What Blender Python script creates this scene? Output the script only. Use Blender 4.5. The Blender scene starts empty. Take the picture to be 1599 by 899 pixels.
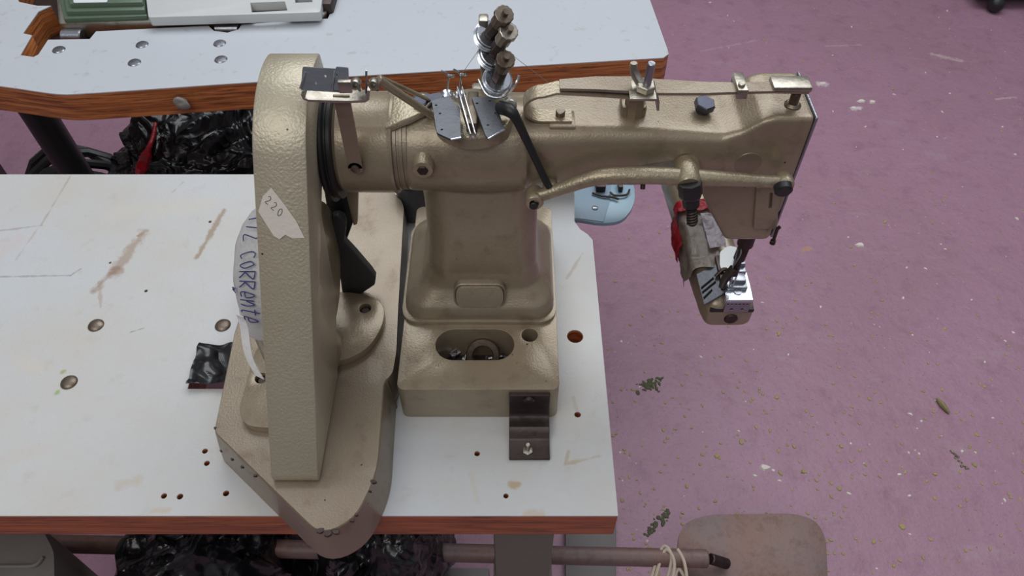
import bpy, bmesh, math, random
from mathutils import Vector, Matrix, noise
random.seed(7)
PI = math.pi
S = bpy.context.scene
C = S.collection

# ------------------------------------------------------------------ camera, world, light, exposure
CAMZ = 1.48
PITCH = math.radians(50)
FPX = 1200.0
cam_d = bpy.data.cameras.new('camera')
cam_d.sensor_width = 36; cam_d.lens = FPX/1599*36; cam_d.clip_start = .05; cam_d.clip_end = 60
cam = bpy.data.objects.new('camera', cam_d); C.objects.link(cam)
cam.location = (0, 0, CAMZ); cam.rotation_euler = (PI/2-PITCH, 0, 0)
S.camera = cam
S.view_settings.view_transform = 'Standard'; S.view_settings.look = 'None'
S.view_settings.gamma = 1; S.view_settings.use_curve_mapping = False
S.view_settings.exposure = 0.05

W = bpy.data.worlds.new('world'); S.world = W; W.use_nodes = True
wn = W.node_tree.nodes; wl = W.node_tree.links; wn.clear()
wo = wn.new('ShaderNodeOutputWorld'); wb = wn.new('ShaderNodeBackground')
wt = wn.new('ShaderNodeTexCoord'); wx = wn.new('ShaderNodeSeparateXYZ'); wr = wn.new('ShaderNodeValToRGB')
wl.new(wt.outputs['Generated'], wx.inputs[0]); wl.new(wx.outputs[2], wr.inputs[0])
wl.new(wr.outputs[0], wb.inputs[0]); wl.new(wb.outputs[0], wo.inputs[0])
cr = wr.color_ramp
cr.elements[0].position = 0.0; cr.elements[0].color = (.10, .095, .10, 1)
cr.elements[1].position = 1.0; cr.elements[1].color = (.66, .69, .74, 1)
e = cr.elements.new(.3); e.color = (.30, .31, .33, 1)
wb.inputs[1].default_value = 0.68

def area(name, loc, target, sx, sy, power, col):
    d = bpy.data.lights.new(name, 'AREA'); d.shape = 'RECTANGLE'; d.size = sx; d.size_y = sy
    d.energy = power; d.color = col
    o = bpy.data.objects.new(name, d); C.objects.link(o); o.location = loc
    o.rotation_euler = (Vector(target)-Vector(loc)).to_track_quat('-Z', 'Y').to_euler()
    return o
area('window_light_back', (.4, 2.3, 3.3), (0, .6, .7), 3.4, 1.8, 60, (.93, .97, 1))
area('ceiling_light_front', (-.9, -.9, 3.4), (0, .5, .8), 2.4, 1.4, 26, (1, .97, .92))

# ------------------------------------------------------------------ pixel -> place (a ray met with a level or an upright plane)
_c, _s = math.cos(PITCH), math.sin(PITCH)
def ray(px, py):
    u = (px-799.5)/FPX; v = -(py-449.5)/FPX
    return Vector((u, _c+v*_s, -_s+v*_c))
def PZ(px, py, z):
    r = ray(px, py); t = (z-CAMZ)/r.z; return r*t+Vector((0, 0, CAMZ))
def PY(px, py, y):
    r = ray(px, py); t = y/r.y; return r*t+Vector((0, 0, CAMZ))
T = .76                       # height of the table tops

# ------------------------------------------------------------------ materials
def L(c): return tuple(((x/255)/12.92 if x/255 <= .04045 else ((x/255+.055)/1.055)**2.4) for x in c)+(1,)
class NT:
    def __init__(s, name):
        s.m = bpy.data.materials.new(name); s.m.use_nodes = True
        s.n = s.m.node_tree.nodes; s.l = s.m.node_tree.links
        s.b = s.n['Principled BSDF']
        s.tc = s.n.new('ShaderNodeTexCoord')
    def noise(s, scale, detail=4, rough=.55, vec=None, dist=0):
        t = s.n.new('ShaderNodeTexNoise'); t.inputs['Scale'].default_value = scale
        t.inputs['Detail'].default_value = detail; t.inputs['Roughness'].default_value = rough
        t.inputs['Distortion'].default_value = dist
        s.l.new(vec if vec else s.tc.outputs['Object'], t.inputs['Vector']); return t.outputs['Fac']
    def vor(s, scale, feat='F1', vec=None):
        t = s.n.new('ShaderNodeTexVoronoi'); t.inputs['Scale'].default_value = scale; t.feature = feat
        s.l.new(vec if vec else s.tc.outputs['Object'], t.inputs['Vector']); return t.outputs['Distance']
    def map(s, sc, loc=(0, 0, 0)):
        t = s.n.new('ShaderNodeMapping'); t.inputs['Scale'].default_value = sc; t.inputs['Location'].default_value = loc
        s.l.new(s.tc.outputs['Object'], t.inputs['Vector']); return t.outputs[0]
    def ramp(s, f, stops, interp='LINEAR'):
        t = s.n.new('ShaderNodeValToRGB'); cr = t.color_ramp; cr.interpolation = interp
        while len(cr.elements) < len(stops): cr.elements.new(.5)
        for e, (p, c) in zip(cr.elements, stops):
            e.position = p; e.color = c if len(c) == 4 else L(c)
        s.l.new(f, t.inputs[0]); return t.outputs[0]
    def mix(s, f, a, b):
        t = s.n.new('ShaderNodeMix'); t.data_type = 'RGBA'
        for i, v in ((0, f), (6, a), (7, b)):
            if hasattr(v, 'is_linked'): s.l.new(v, t.inputs[i])
            else: t.inputs[i].default_value = v
        return t.outputs[2]
    def math(s, op, a, b=None, clamp=False):
        t = s.n.new('ShaderNodeMath'); t.operation = op; t.use_clamp = clamp
        for i, v in enumerate((a, b)):
            if v is None: continue
            if hasattr(v, 'is_linked'): s.l.new(v, t.inputs[i])
            else: t.inputs[i].default_value = v
        return t.outputs[0]
    def bump(s, h, dist, strength=1):
        t = s.n.new('ShaderNodeBump'); t.inputs['Distance'].default_value = dist; t.inputs['Strength'].default_value = strength
        s.l.new(h, t.inputs['Height']); s.l.new(t.outputs[0], s.b.inputs['Normal'])
    def set(s, col=None, rough=None, metal=None, coat=None, spec=None):
        for k, v in (('Base Color', col), ('Roughness', rough), ('Metallic', metal), ('Coat Weight', coat), ('Specular IOR Level', spec)):
            if v is None: continue
            if hasattr(v, 'is_linked'): s.l.new(v, s.b.inputs[k])
            else: s.b.inputs[k].default_value = v
        return s.m
BLK = (0, 0, 0, 1); WHT = (1, 1, 1, 1)

def hammertone(name, base, dark, grime, metal=.36, rough=.34, bsc=520, bd=.00022, gr=(.54, .72)):
    t = NT(name)
    n1 = t.noise(9, 5, .6); n2 = t.noise(420, 2, .5); n3 = t.noise(34, 6, .65)
    c = t.mix(t.ramp(n1, [(.35, BLK), (.7, WHT)]), L(base), L(dark))
    c = t.mix(t.math('MULTIPLY', t.ramp(n2, [(.35, BLK), (.65, WHT)]), .3), c, L(dark))
    c = t.mix(t.math('MULTIPLY', t.ramp(n3, [(gr[0], BLK), (gr[1], WHT)]), .45), c, L(grime))
    spk = t.ramp(t.vor(70), [(.0, WHT), (.06, WHT), (.075, BLK)])
    spm = t.math('MULTIPLY', spk, t.ramp(t.noise(14, 3), [(.56, BLK), (.6, WHT)]))
    c = t.mix(spm, c, L((62, 48, 38)))
    t.bump(t.noise(bsc, 2, .45), bd)
    return t.set(c, t.math('ADD', t.math('MULTIPLY', n3, .16), rough-.08), metal, .15)
M_ham = hammertone('hammertone_beige', (162, 150, 129), (146, 130, 109), (104, 78, 60))
M_guard = hammertone('hammertone_coarse', (184, 175, 154), (175, 165, 144), (146, 130, 110), .35, .38, 420, .0005, (.6, .8))
M_plate = hammertone('hammertone_base_plate', (150, 138, 120), (136, 121, 104), (108, 82, 66), .45, .38)
M_lever = hammertone('hammertone_lever', (178, 167, 143), (158, 143, 119), (110, 88, 68), .5, .34, 420, .0005)

def metal(name, col, rough, var=.5, dirt=(70, 60, 52), dscale=90, amt=.4):
    t = NT(name); n = t.noise(dscale, 5, .6)
    c = t.mix(t.math('MULTIPLY', t.ramp(n, [(.5, BLK), (.72, WHT)]), amt), L(col), L(dirt))
    t.bump(t.noise(dscale*4, 2), .0002)
    return t.set(c, t.math('ADD', t.math('MULTIPLY', n, var*.4), rough), .95)
M_chrome = metal('chrome', (214, 218, 226), .12, .4, (120, 118, 120), 60, .3)
M_steel = metal('steel', (158, 160, 168), .24, .4, (104, 98, 92), 60, .35)
M_bluesteel = metal('blued_steel', (84, 86, 98), .36, .4, (96, 90, 84), 70, .3)
M_rusty = metal('rusty_steel', (130, 118, 106), .36, .4, (80, 60, 46), 60, .7)
M_sheet = metal('sheet_steel', (134, 138, 148), .34, .3, (110, 104, 98), 70, .3)
M_sheet.node_tree.nodes['Principled BSDF'].inputs['Metallic'].default_value = .5
M_sheet2 = metal('slate_sheet_steel', (92, 94, 100), .32, .3, (84, 80, 78), 70, .3)
M_sheet2.node_tree.nodes['Principled BSDF'].inputs['Metallic'].default_value = .5
M_darksteel = metal('dark_steel', (84, 74, 72), .42, .4, (58, 44, 38), 70, .6)
M_nickel = metal('nickel', (178, 172, 160), .28, .4, (112, 98, 80), 80, .45)

def plain(name, col, rough, bump=None, spec=None, metal=0, var=.12, sc=40):
    t = NT(name); n = t.noise(sc, 4)
    d = tuple(x*(1-var) for x in L(col)[:3])+(1,)
    c = t.mix(n, L(col), d)
    if bump: t.bump(t.noise(bump[0], 4), bump[1])
    return t.set(c, rough, metal, None, spec)
M_black = plain('black_rubber', (34, 34, 36), .42)
M_darkgrey = plain('dark_grey_paint', (58, 58, 60), .5, (300, .0004))
M_greycap = plain('grey_cast_cap', (92, 92, 96), .5, (200, .0006))
M_paper = plain('white_paper', (244, 243, 244), .35, (24, .006), var=.05)
M_tape = plain('paper_tape', (222, 214, 204), .5, (300, .0004), var=.05)
M_ink = plain('blue_ink', (52, 58, 120), .5)
M_pencil = plain('grey_ink', (128, 120, 118), .6)
M_red = plain('red_plastic', (188, 30, 44), .35, (70, .003))
M_pinkfilm = plain('clouded_plastic', (196, 186, 192), .22, (60, .005))
M_cord = plain('beige_cord', (206, 190, 172), .6)
M_green = plain('green_enamel', (92, 112, 92), .3, (200, .0003), var=.2)
M_whitepaint = plain('grey_white_enamel', (206, 208, 208), .3, var=.08)
M_label = plain('white_label', (222, 226, 228), .4, var=.04)
M_blue = plain('pale_blue_enamel', (158, 190, 208), .28, var=.06)
M_blue2 = plain('blue_grey_enamel', (132, 158, 178), .32, var=.06)
M_chip = plain('leaf_chip', (186, 168, 120), .8, var=.5, sc=20)
M_whitechip = plain('white_chip', (226, 218, 208), .8, var=.1)
M_leaf = plain('green_leaf', (92, 98, 66), .8, var=.4, sc=200)
M_stick = plain('dry_twig', (148, 138, 98), .8, var=.4, sc=200)
M_board = plain('grey_board', (118, 112, 112), .6)
M_pit = plain('shop_grey', (128, 124, 120), .55, (60, .001))

t = NT('black_bag_film')
n = t.noise(8, 2, .5, dist=1.5)
t.bump(t.ramp(n, [(.3, BLK), (.5, WHT), (.7, BLK)]), .008)
M_bag = t.set(L((24, 24, 28)), .27, 0, None, .6)

def stains(t, c, lst):
    """soft-edged marks, each a capsule A-B of radius r broken up by noise"""
    nz = t.noise(60, 5, .65)
    sep = t.n.new('ShaderNodeSeparateXYZ'); t.l.new(t.tc.outputs['Object'], sep.inputs[0])
    for (A, B, r, col, amt) in lst:
        ax, ay = A; bx, by = B
        dx, dy = bx-ax, by-ay; L2 = dx*dx+dy*dy+1e-9
        px = t.math('SUBTRACT', sep.outputs[0], ax); py = t.math('SUBTRACT', sep.outputs[1], ay)
        h = t.math('ADD', t.math('MULTIPLY', px, dx/L2), t.math('MULTIPLY', py, dy/L2), clamp=True)
        ex = t.math('SUBTRACT', px, t.math('MULTIPLY', h, dx)); ey = t.math('SUBTRACT', py, t.math('MULTIPLY', h, dy))
        d = t.math('SQRT', t.math('ADD', t.math('MULTIPLY', ex, ex), t.math('MULTIPLY', ey, ey)))
        d = t.math('ADD', t.math('DIVIDE', d, r), t.math('MULTIPLY', t.math('SUBTRACT', nz, .5), 3.6))
        m = t.math('MULTIPLY', t.ramp(d, [(.2, WHT), (1.1, BLK)]), amt*.8)
        c = t.mix(m, c, L(col))
    return c

TL1 = Vector((-.45, .56, 0))           # origin of the front table
def tq(px, py): p = PZ(px, py, T)-TL1; return (p.x, p.y)
t = NT('worn_white_laminate')
n1 = t.noise(5, 6, .6); n2 = t.noise(38, 5, .7); n3 = t.noise(160, 3, .6, t.map((1, 5, 1)))
c = t.mix(t.ramp(n1, [(.35, BLK), (.65, WHT)]), L((198, 201, 205)), L((196, 192, 186)))
c = t.mix(t.math('MULTIPLY', t.ramp(n2, [(.58, BLK), (.75, WHT)]), .35), c, L((178, 166, 152)))
c = t.mix(t.math('MULTIPLY', t.ramp(n3, [(.5, BLK), (.7, WHT)]), .18), c, L((186, 186, 186)))
BR = (158, 132, 112)
c = stains(t, c, [
    (tq(222, 365), tq(180, 425), .010, BR, .8), (tq(180, 420), tq(145, 455), .006, (140, 110, 90), .8),
    (tq(350, 328), tq(308, 402), .0045, (150, 124, 96), .9), (tq(230, 360), tq(215, 368), .004, BR, .9),
    (tq(0, 360), tq(65, 352), .0025, (160, 150, 150), .8), (tq(110, 275), tq(65, 350), .002, (172, 160, 150), .8), (tq(60, 355), tq(25, 405), .002, (172, 160, 160), .6),
    (tq(0, 432), tq(110, 430), .0018, (150, 146, 146), .8), (tq(110, 430), tq(125, 420), .002, (150, 146, 146), .8),
    (tq(0, 390), tq(30, 380), .02, (205, 186, 184), .5), (tq(155, 440), tq(157, 480), .0025, (170, 150, 132), .7),
    (tq(190, 755), tq(215, 752), .008, (190, 172, 152), .6), (tq(500, 800), tq(560, 790), .006, (190, 160, 130), .6),
    (tq(885, 435), tq(910, 395), .0022, (176, 164, 150), .9), (tq(882, 725), tq(935, 712), .003, (178, 158, 128), .8), (tq(882, 725), tq(888, 705), .002, (178, 158, 128), .8),
    (tq(800, 757), tq(806, 757), .0045, (176, 150, 110), .95), (tq(820, 802), tq(845, 803), .004, (196, 170, 140), .6), (tq(240, 798), tq(262, 796), .004, (196, 176, 150), .7),
    (tq(98, 580), tq(100, 579), .003, (150, 160, 90), .9), (tq(88, 614), tq(89, 613), .003, (140, 165, 90), .9),
    (tq(205, 518), tq(225, 512), .0016, (110, 92, 78), .8), (tq(30, 560), tq(60, 575), .012, (206, 196, 186), .6), (tq(60, 700), tq(10, 720), .012, (200, 192, 186), .5),
    (tq(270, 300), tq(285, 285), .003, (170, 158, 140), .7), (tq(180, 330), tq(330, 320), .02, (205, 198, 184), .5), (tq(735, 740), tq(745, 780), .004, (196, 180, 160), .4),
    (tq(760, 680), tq(790, 665), .01, (196, 190, 184), .4), (tq(895, 620), tq(900, 640), .003, (180, 168, 150), .7)])
t.bump(t.noise(300, 3), .0003)
M_lam = t.set(c, t.math('ADD', t.math('MULTIPLY', n1, .2), .36))
t = NT('white_laminate')
n1 = t.noise(4, 5, .6)
c = t.mix(n1, L((198, 202, 209)), L((190, 194, 201)))
c = t.mix(t.math('MULTIPLY', t.ramp(t.noise(60, 4), [(.62, BLK), (.72, WHT)]), .3), c, L((150, 140, 130)))
M_lam2 = t.set(c, .35)
t = NT('black_pepper'); M_hole = t.set(L((40, 26, 20)), .8)

def wood(name, a, b, dk, plyf):
    t = NT(name)
    n = t.noise(9, 5, .55, t.map((.5, .5, 22)), .6)
    n2 = t.noise(14, 6, .65, t.map((1, 1, 26)), .8)
    n3 = t.noise(7, 4, .6)
    c = t.mix(t.ramp(n, [(.42, BLK), (.58, WHT)]), L(a), L(b))
    c = t.mix(t.math('MULTIPLY', t.ramp(n2, [(.5, BLK), (.6, WHT)]), .75), c, L(dk))
    c = t.mix(t.math('MULTIPLY', t.ramp(n3, [(.5, BLK), (.75, WHT)]), .2), c, L(dk))
    t.bump(n2, .0006)
    return t.set(c, .42)
M_ply = wood('plywood_red', (184, 102, 54), (156, 82, 44), (88, 46, 30), 26)
M_ply2 = wood('plywood_orange', (204, 128, 74), (168, 98, 56), (96, 54, 36), 34)

FO = Vector((0, 1.4, 0))
t = NT('painted_floor')
n1 = t.noise(1.6, 6, .62); n2 = t.noise(16, 6, .7); n3 = t.noise(120, 4, .7)
c = t.mix(t.ramp(n1, [(.35, BLK), (.65, WHT)]), L((168, 129, 150)), L((160, 122, 139)))
c = t.mix(t.math('MULTIPLY', t.ramp(n2, [(.52, BLK), (.7, WHT)]), .5), c, L((136, 98, 118)))
c = t.mix(t.math('MULTIPLY', t.ramp(n3, [(.55, BLK), (.75, WHT)]), .4), c, L((120, 86, 102)))
c = t.mix(t.math('MULTIPLY', t.ramp(t.noise(5, 5, .7, t.map((1, 3, 1), (3, 1, 0))), [(.58, BLK), (.72, WHT)]), .35), c, L((176, 156, 160)))
v1 = t.ramp(t.vor(42), [(.0, WHT), (.075, WHT), (.10, BLK)])
v1 = t.math('MULTIPLY', v1, t.ramp(t.noise(6, 4, .6, t.map((1, 1, 1), (5, 2, 0))), [(.50, BLK), (.62, WHT)]))
c = t.mix(t.math('MULTIPLY', v1, .8), c, L((206, 190, 170)))
v2 = t.ramp(t.vor(60, vec=t.map((1, 1, 1), (.3, .7, 0))), [(.0, WHT), (.08, WHT), (.11, BLK)])
v2 = t.math('MULTIPLY', v2, t.ramp(t.noise(4, 4, .6, t.map((1, 1, 1), (1, 7, 0))), [(.5, BLK), (.6, WHT)]))
c = t.mix(t.math('MULTIPLY', v2, .7), c, L((84, 58, 58)))
def fq(px, py): p = PZ(px, py, 0)-FO; return (p.x, p.y)
c = stains(t, c, [(fq(1095, 80), fq(1185, 62), .006, (186, 160, 164), .6), (fq(1290, 72), fq(1345, 70), .006, (186, 165, 170), .6),
    (fq(1330, 170), fq(1342, 168), .012, (225, 212, 214), .9), (fq(1280, 131), fq(1288, 131), .014, (222, 210, 210), .9),
    (fq(1457, 85), fq(1500, 95), .012, (205, 180, 176), .8), (fq(1555, 155), fq(1585, 152), .006, (205, 185, 185), .8),
    (fq(1450, 240), fq(1470, 245), .02, (170, 148, 162), .5), (fq(1545, 520), fq(1599, 545), .012, (150, 120, 120), .6),
    (fq(1170, 380), fq(1300, 540), .02, (165, 130, 150), .4), (fq(1255, 390), fq(1262, 388), .01, (196, 150, 90), .6)])
t.bump(t.noise(30, 5, .65), .004)
M_floor = t.set(c, t.math('ADD', t.math('MULTIPLY', n1, .25), .34))

t = NT('rusty_pedal')
n1 = t.noise(9, 5, .6); n2 = t.noise(60, 5, .7)
c = t.mix(t.ramp(n1, [(.35, BLK), (.65, WHT)]), L((122, 108, 108)), L((134, 104, 94)))
c = t.mix(t.math('MULTIPLY', t.ramp(n2, [(.5, BLK), (.7, WHT)]), .5), c, L((92, 72, 66)))
t.bump(n2, .001); M_pedal = t.set(c, .55, .3)

# ------------------------------------------------------------------ mesh helpers (all in world metres)
def V(*a): return Vector(a)
def auto_bevel(bm, w, seg=2, ang=.6, faces=None):
    if w <= 0: return
    bm.normal_update()
    es = [e for e in bm.edges if len(e.link_faces) == 2 and e.calc_face_angle(0) > ang and (faces is None or any(f in faces for f in e.link_faces))]
    bmesh.ops.bevel(bm, geom=es, offset=w, segments=seg, affect='EDGES', profile=.5, clamp_overlap=True)
def box(bm, x0, x1, y0, y1, z0, z1, bev=0, rot=None, seg=2):
    b2 = bmesh.new()
    bmesh.ops.create_cube(b2, size=1)
    c = V((x0+x1)/2, (y0+y1)/2, (z0+z1)/2)
    for v in b2.verts: v.co = V(v.co.x*(x1-x0), v.co.y*(y1-y0), v.co.z*(z1-z0))
    auto_bevel(b2, bev, seg)
    for v in b2.verts: v.co = (rot @ v.co if rot else v.co)+c
    join(bm, b2)
def join(bm, b2):
    me = bpy.data.meshes.new('tmp'); b2.to_mesh(me); bm.from_mesh(me); bpy.data.meshes.remove(me); b2.free()
def prism(bm, outer, holes, fn, w0, w1, bev=0, seg=2):
    """outline (with holes) in u,v, pushed from w0 to w1; fn(u,v,w) -> point"""
    b2 = bmesh.new(); edges = []
    for loop in [outer]+list(holes or []):
        vs = [b2.verts.new((u, v, 0)) for u, v in loop]
        for i in range(len(vs)): edges.append(b2.edges.new((vs[i], vs[(i+1) % len(vs)])))
    bmesh.ops.triangle_fill(b2, edges=edges, use_beauty=True, use_dissolve=False)
    r = bmesh.ops.extrude_face_region(b2, geom=b2.faces[:])
    for g in r['geom']:
        if isinstance(g, bmesh.types.BMVert): g.co.z = 1
    for v in b2.verts: v.co = fn(v.co.x, v.co.y, w0 if v.co.z < .5 else w1)
    bmesh.ops.recalc_face_normals(b2, faces=b2.faces[:])
    auto_bevel(b2, bev, seg)
    join(bm, b2)
def flat(u, v, w): return V(u, v, w)
def loft(bm, rings, cap=True, closed=True):
    vs = [[bm.verts.new(p) for p in r] for r in rings]; n = len(rings[0]); fs = []
    for a, b in zip(vs, vs[1:]):
        for i in range(n if closed else n-1):
            j = (i+1) % n; fs.append(bm.faces.new((a[i], a[j], b[j], b[i])))
    if cap: fs.append(bm.faces.new(vs[0][::-1])); fs.append(bm.faces.new(vs[-1]))
    bmesh.ops.recalc_face_normals(bm, faces=fs)
def frame(d):
    d = d.normalized(); a = V(0, 0, 1) if abs(d.z) < .9 else V(1, 0, 0)
    u = d.cross(a).normalized(); return u, d.cross(u).normalized()
def lathe(bm, o, axis, prof, n=32, cap=True):
    u, v = frame(axis); d = axis.normalized()
    loft(bm, [[o+d*t+(u*math.cos(2*PI*i/n)+v*math.sin(2*PI*i/n))*max(r, 1e-5) for i in range(n)] for t, r in prof], cap)
def cyl(bm, p, q, r, n=20, bev=None):
    d = q-p; l = d.length; b = bev if bev is not None else min(r, l)*.15
    lathe(bm, p, d, [(0, r-b), (b, r), (l-b, r), (l, r-b)] if b > 0 else [(0, r), (l, r)], n)
def hexnut(bm, p, q, r, hole=0): 
    lathe(bm, p, q-p, [(0, r*.95), ((q-p).length*.1, r), ((q-p).length*.9, r), ((q-p).length, r*.9)], 6)
def catmull(pts, k=6):
    P = [pts[0]]+list(pts)+[pts[-1]]; out = []
    for i in range(1, len(P)-2):
        for j in range(k):
            t = j/k; a, b, c, d = P[i-1], P[i], P[i+1], P[i+2]
            out.append(.5*((2*b)+(c-a)*t+(2*a-5*b+4*c-d)*t*t+(3*b-a-3*c+d)*t*t*t))
    out.append(pts[-1]); return out
def tube(bm, pts, r, n=10, smooth=0, flatten=None):
    if smooth:
        m = len(pts); rr = r if isinstance(r, (list, tuple)) else [r]*m
        out = catmull(pts, smooth); k = len(out)
        r = [rr[min(int(i/smooth), m-1)]*(1-(i/smooth % 1))+rr[min(int(i/smooth)+1, m-1)]*(i/smooth % 1) for i in range(k)]; pts = out
    if not isinstance(r, (list, tuple)): r = [r]*len(pts)
    rings = []; u = None
    for i, p in enumerate(pts):
        d = (pts[min(i+1, len(pts)-1)]-pts[max(i-1, 0)]).normalized()
        if u is None: u, _ = frame(d)
        u = (u-d*u.dot(d)).normalized(); v = d.cross(u)
        rings.append([p+(u*math.cos(2*PI*k/n)+v*math.sin(2*PI*k/n))*r[i] for k in range(n)])
    loft(bm, rings)
def strip(bm, pts, wv, th, bev=0):
    """bent flat bar: centre line pts, half-width vectors wv (one or list), thickness th"""
    rings = []; n = len(pts)
    for i, p in enumerate(pts):
        d = (pts[min(i+1, n-1)]-pts[max(i-1, 0)]).normalized()
        w = wv[i] if isinstance(wv, list) else wv
        nn = d.cross(w).normalized()*th/2
        rings.append([p-w-nn, p+w-nn, p+w+nn, p-w+nn])
    b2 = bmesh.new(); loft(b2, rings); auto_bevel(b2, bev, 1, .9); join(bm, b2)
def rrect(cx, cy, hw, hh, r, n=6):
    r = min(r, hw, hh); out = []
    for k, (sx, sy) in enumerate(((1, 1), (-1, 1), (-1, -1), (1, -1))):
        for i in range(n+1):
            a = PI/2*(k+i/n); out.append((cx+sx*(hw-r)+r*math.cos(a), cy+sy*(hh-r)+r*math.sin(a)))
    return out
def circ(cx, cy, r, n=16, ry=None): return [(cx+r*math.cos(2*PI*i/n), cy+(ry or r)*math.sin(2*PI*i/n)) for i in range(n)]
def roundpoly(pts, r, n=5):
    out = []; m = len(pts)
    for i in range(m):
        a, b, c = Vector(pts[i-1]), Vector(pts[i]), Vector(pts[(i+1) % m])
        rr = r[i] if isinstance(r, (list, tuple)) else r
        if rr <= 0: out.append(tuple(b)); continue
        d1 = (a-b); d2 = (c-b); k = min(rr, d1.length*.48, d2.length*.48)
        p, q = b+d1.normalized()*k, b+d2.normalized()*k
        for j in range(n+1):
            t = j/n; s = p*(1-t)**2+b*2*t*(1-t)+q*t*t; out.append((s.x, s.y))
    return out
def subdivide_poly(pts, maxl):
    out = []
    for i in range(len(pts)):
        a, b = Vector(pts[i]), Vector(pts[(i+1) % len(pts)]); k = max(1, int((b-a).length/maxl))
        for j in range(k): q = a.lerp(b, j/k); out.append((q.x, q.y))
    return out

def obj(name, bm, mat, parent=None, origin=None, smooth=35, label=None):
    org = Vector(origin) if origin is not None else (parent['_o'] if parent and '_o' in parent else None)
    O = ORG[parent.name] if parent is not None else (Vector(origin) if origin is not None else V(0, 0, 0))
    for v in bm.verts: v.co -= O
    me = bpy.data.meshes.new(name); bm.to_mesh(me); bm.free()
    me.materials.append(mat)
    if smooth:
        for p in me.polygons: p.use_smooth = True
        me.set_sharp_from_angle(angle=math.radians(smooth))
    o = bpy.data.objects.new(name, me); C.objects.link(o)
    if parent is not None: o.parent = parent
    else: o.location = O
    ORG[o.name] = O
    if label: o['label'] = label
    return o
ORG = {}
def tag(o, label, cat, group=None, kind=None):
    o['label'] = label; o['category'] = cat
    if group: o['group'] = group
    if kind: o['kind'] = kind
    return o
def thing(name, loc, label, cat, group=None):
    o = bpy.data.objects.new(name, None); C.objects.link(o); o.location = loc; o.empty_display_size = .05
    ORG[o.name] = Vector(loc); tag(o, label, cat, group); return o
def B(): return bmesh.new()

# ================================================================== the setting
bm = B(); box(bm, -5, 5, -1.5, 6, -.05, 0)
fl = obj('floor', bm, M_floor, origin=FO); fl['kind'] = 'structure'

wm = plain('grey_plaster', (150, 146, 142), .8, (8, .003))  # unseen walls, added to cut low light under the tables and close the room
bm = B(); box(bm, -5, 5, 3.6, 3.7, 0, 3.0); w_ = obj('unseen_wall_back', bm, wm, origin=V(0, 3.65, 0)); w_['kind'] = 'structure'
bm = B(); box(bm, -2.6, -2.5, -1.5, 3.6, 0, 3.0); w_ = obj('unseen_wall_left', bm, wm, origin=V(-2.55, 1, 0)); w_['kind'] = 'structure'

# ================================================================== front table
t1 = thing('sewing_table', (TL1.x, TL1.y, 0), 'worn white laminate table under the beige sewing machine, with stained top and bolt holes', 'table')
out = [(-1.06, .313), (.104, .313), (.104, .685)]+[tuple(PZ(*p, T).xy) for p in ((918, 366), (906, 358), (897, 345), (897, 305))]+[(.085, .811), (-1.06, .811)]
holes = []
def hole_px(px, py, r): p = PZ(px, py, T); return circ(p.x, p.y, r, 14)
for (px, py, r) in [(898, 525, .0095), (902, 647, .0036), (745, 708, .0030), (790, 774, .0027), (320, 704, .003), (323, 723, .003), (353, 770, .0032), (256, 774, .003), (281, 775, .0032),
                    (328, 346, .0022), (228, 454, .0022), (172, 410, .0018)]:
    holes.append(hole_px(px, py, r))
sq = [tuple(PZ(*p, T).xy) for p in ((293, 607), (310, 541), (420, 541), (420, 607))]
holes.append(sq)
bm = B(); prism(bm, out, holes, flat, T-.0016, T); obj('laminate_top', bm, M_lam, t1)
bm = B(); prism(bm, out, holes, flat, T-.046, T-.0017, .0012, 1); obj('plywood_core', bm, M_ply, t1)
bm = B(); bmesh.ops.create_uvsphere(bm, u_segments=6, v_segments=5, radius=1)
bm.free()
for (px, py) in ((150, 508), (108, 597), (348, 508)):
    p = PZ(px, py, T); bm = B()
    lathe(bm, p, V(0, 0, 1), [(-.001, .009), (.0005, .0092), (.002, .0082), (.0032, .0055), (.0038, .002)], 24)
    b = obj('carriage_bolt', bm, M_rusty, t1)
# stand under the table: leg post, cross bar
bm = B()
def leg_bm(bm, x0, x1, y0, y1, z0, z1): box(bm, x0, x1, y0, y1, z0, z1, .004)
leg_bm(bm, -.022, .05, .36, .40, .28, T-.046); obj('leg', bm, plain('olive_grey_paint', (112, 108, 98), .55, (80, .001)), t1)
bm = B(); leg_bm(bm, -.026, .056, .352, .41, .0, .40); obj('leg_sleeve', bm, plain('olive_grey_sleeve', (120, 114, 104), .55, (80, .001)), t1)
bm = B(); leg_bm(bm, -1.0, -.93, .36, .40, 0, T-.046); obj('leg', bm, M_pit, t1)
for x in (-1.0, -.022):
    bm = B(); box(bm, x, x+.07, .70, .74, 0, T-.046, .004); obj('leg', bm, M_pit, t1)
    bm = B(); box(bm, x, x+.07, .40, .70, T-.096, T-.046, .004); obj('top_rail', bm, M_pit, t1)
p = PZ(1105, 872, .26)
bm = B(); cyl(bm, V(-.98, p.y+.03, .26), V(p.x, p.y, .26), .0145, 20); obj('cross_bar', bm, M_pedal, t1)

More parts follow.
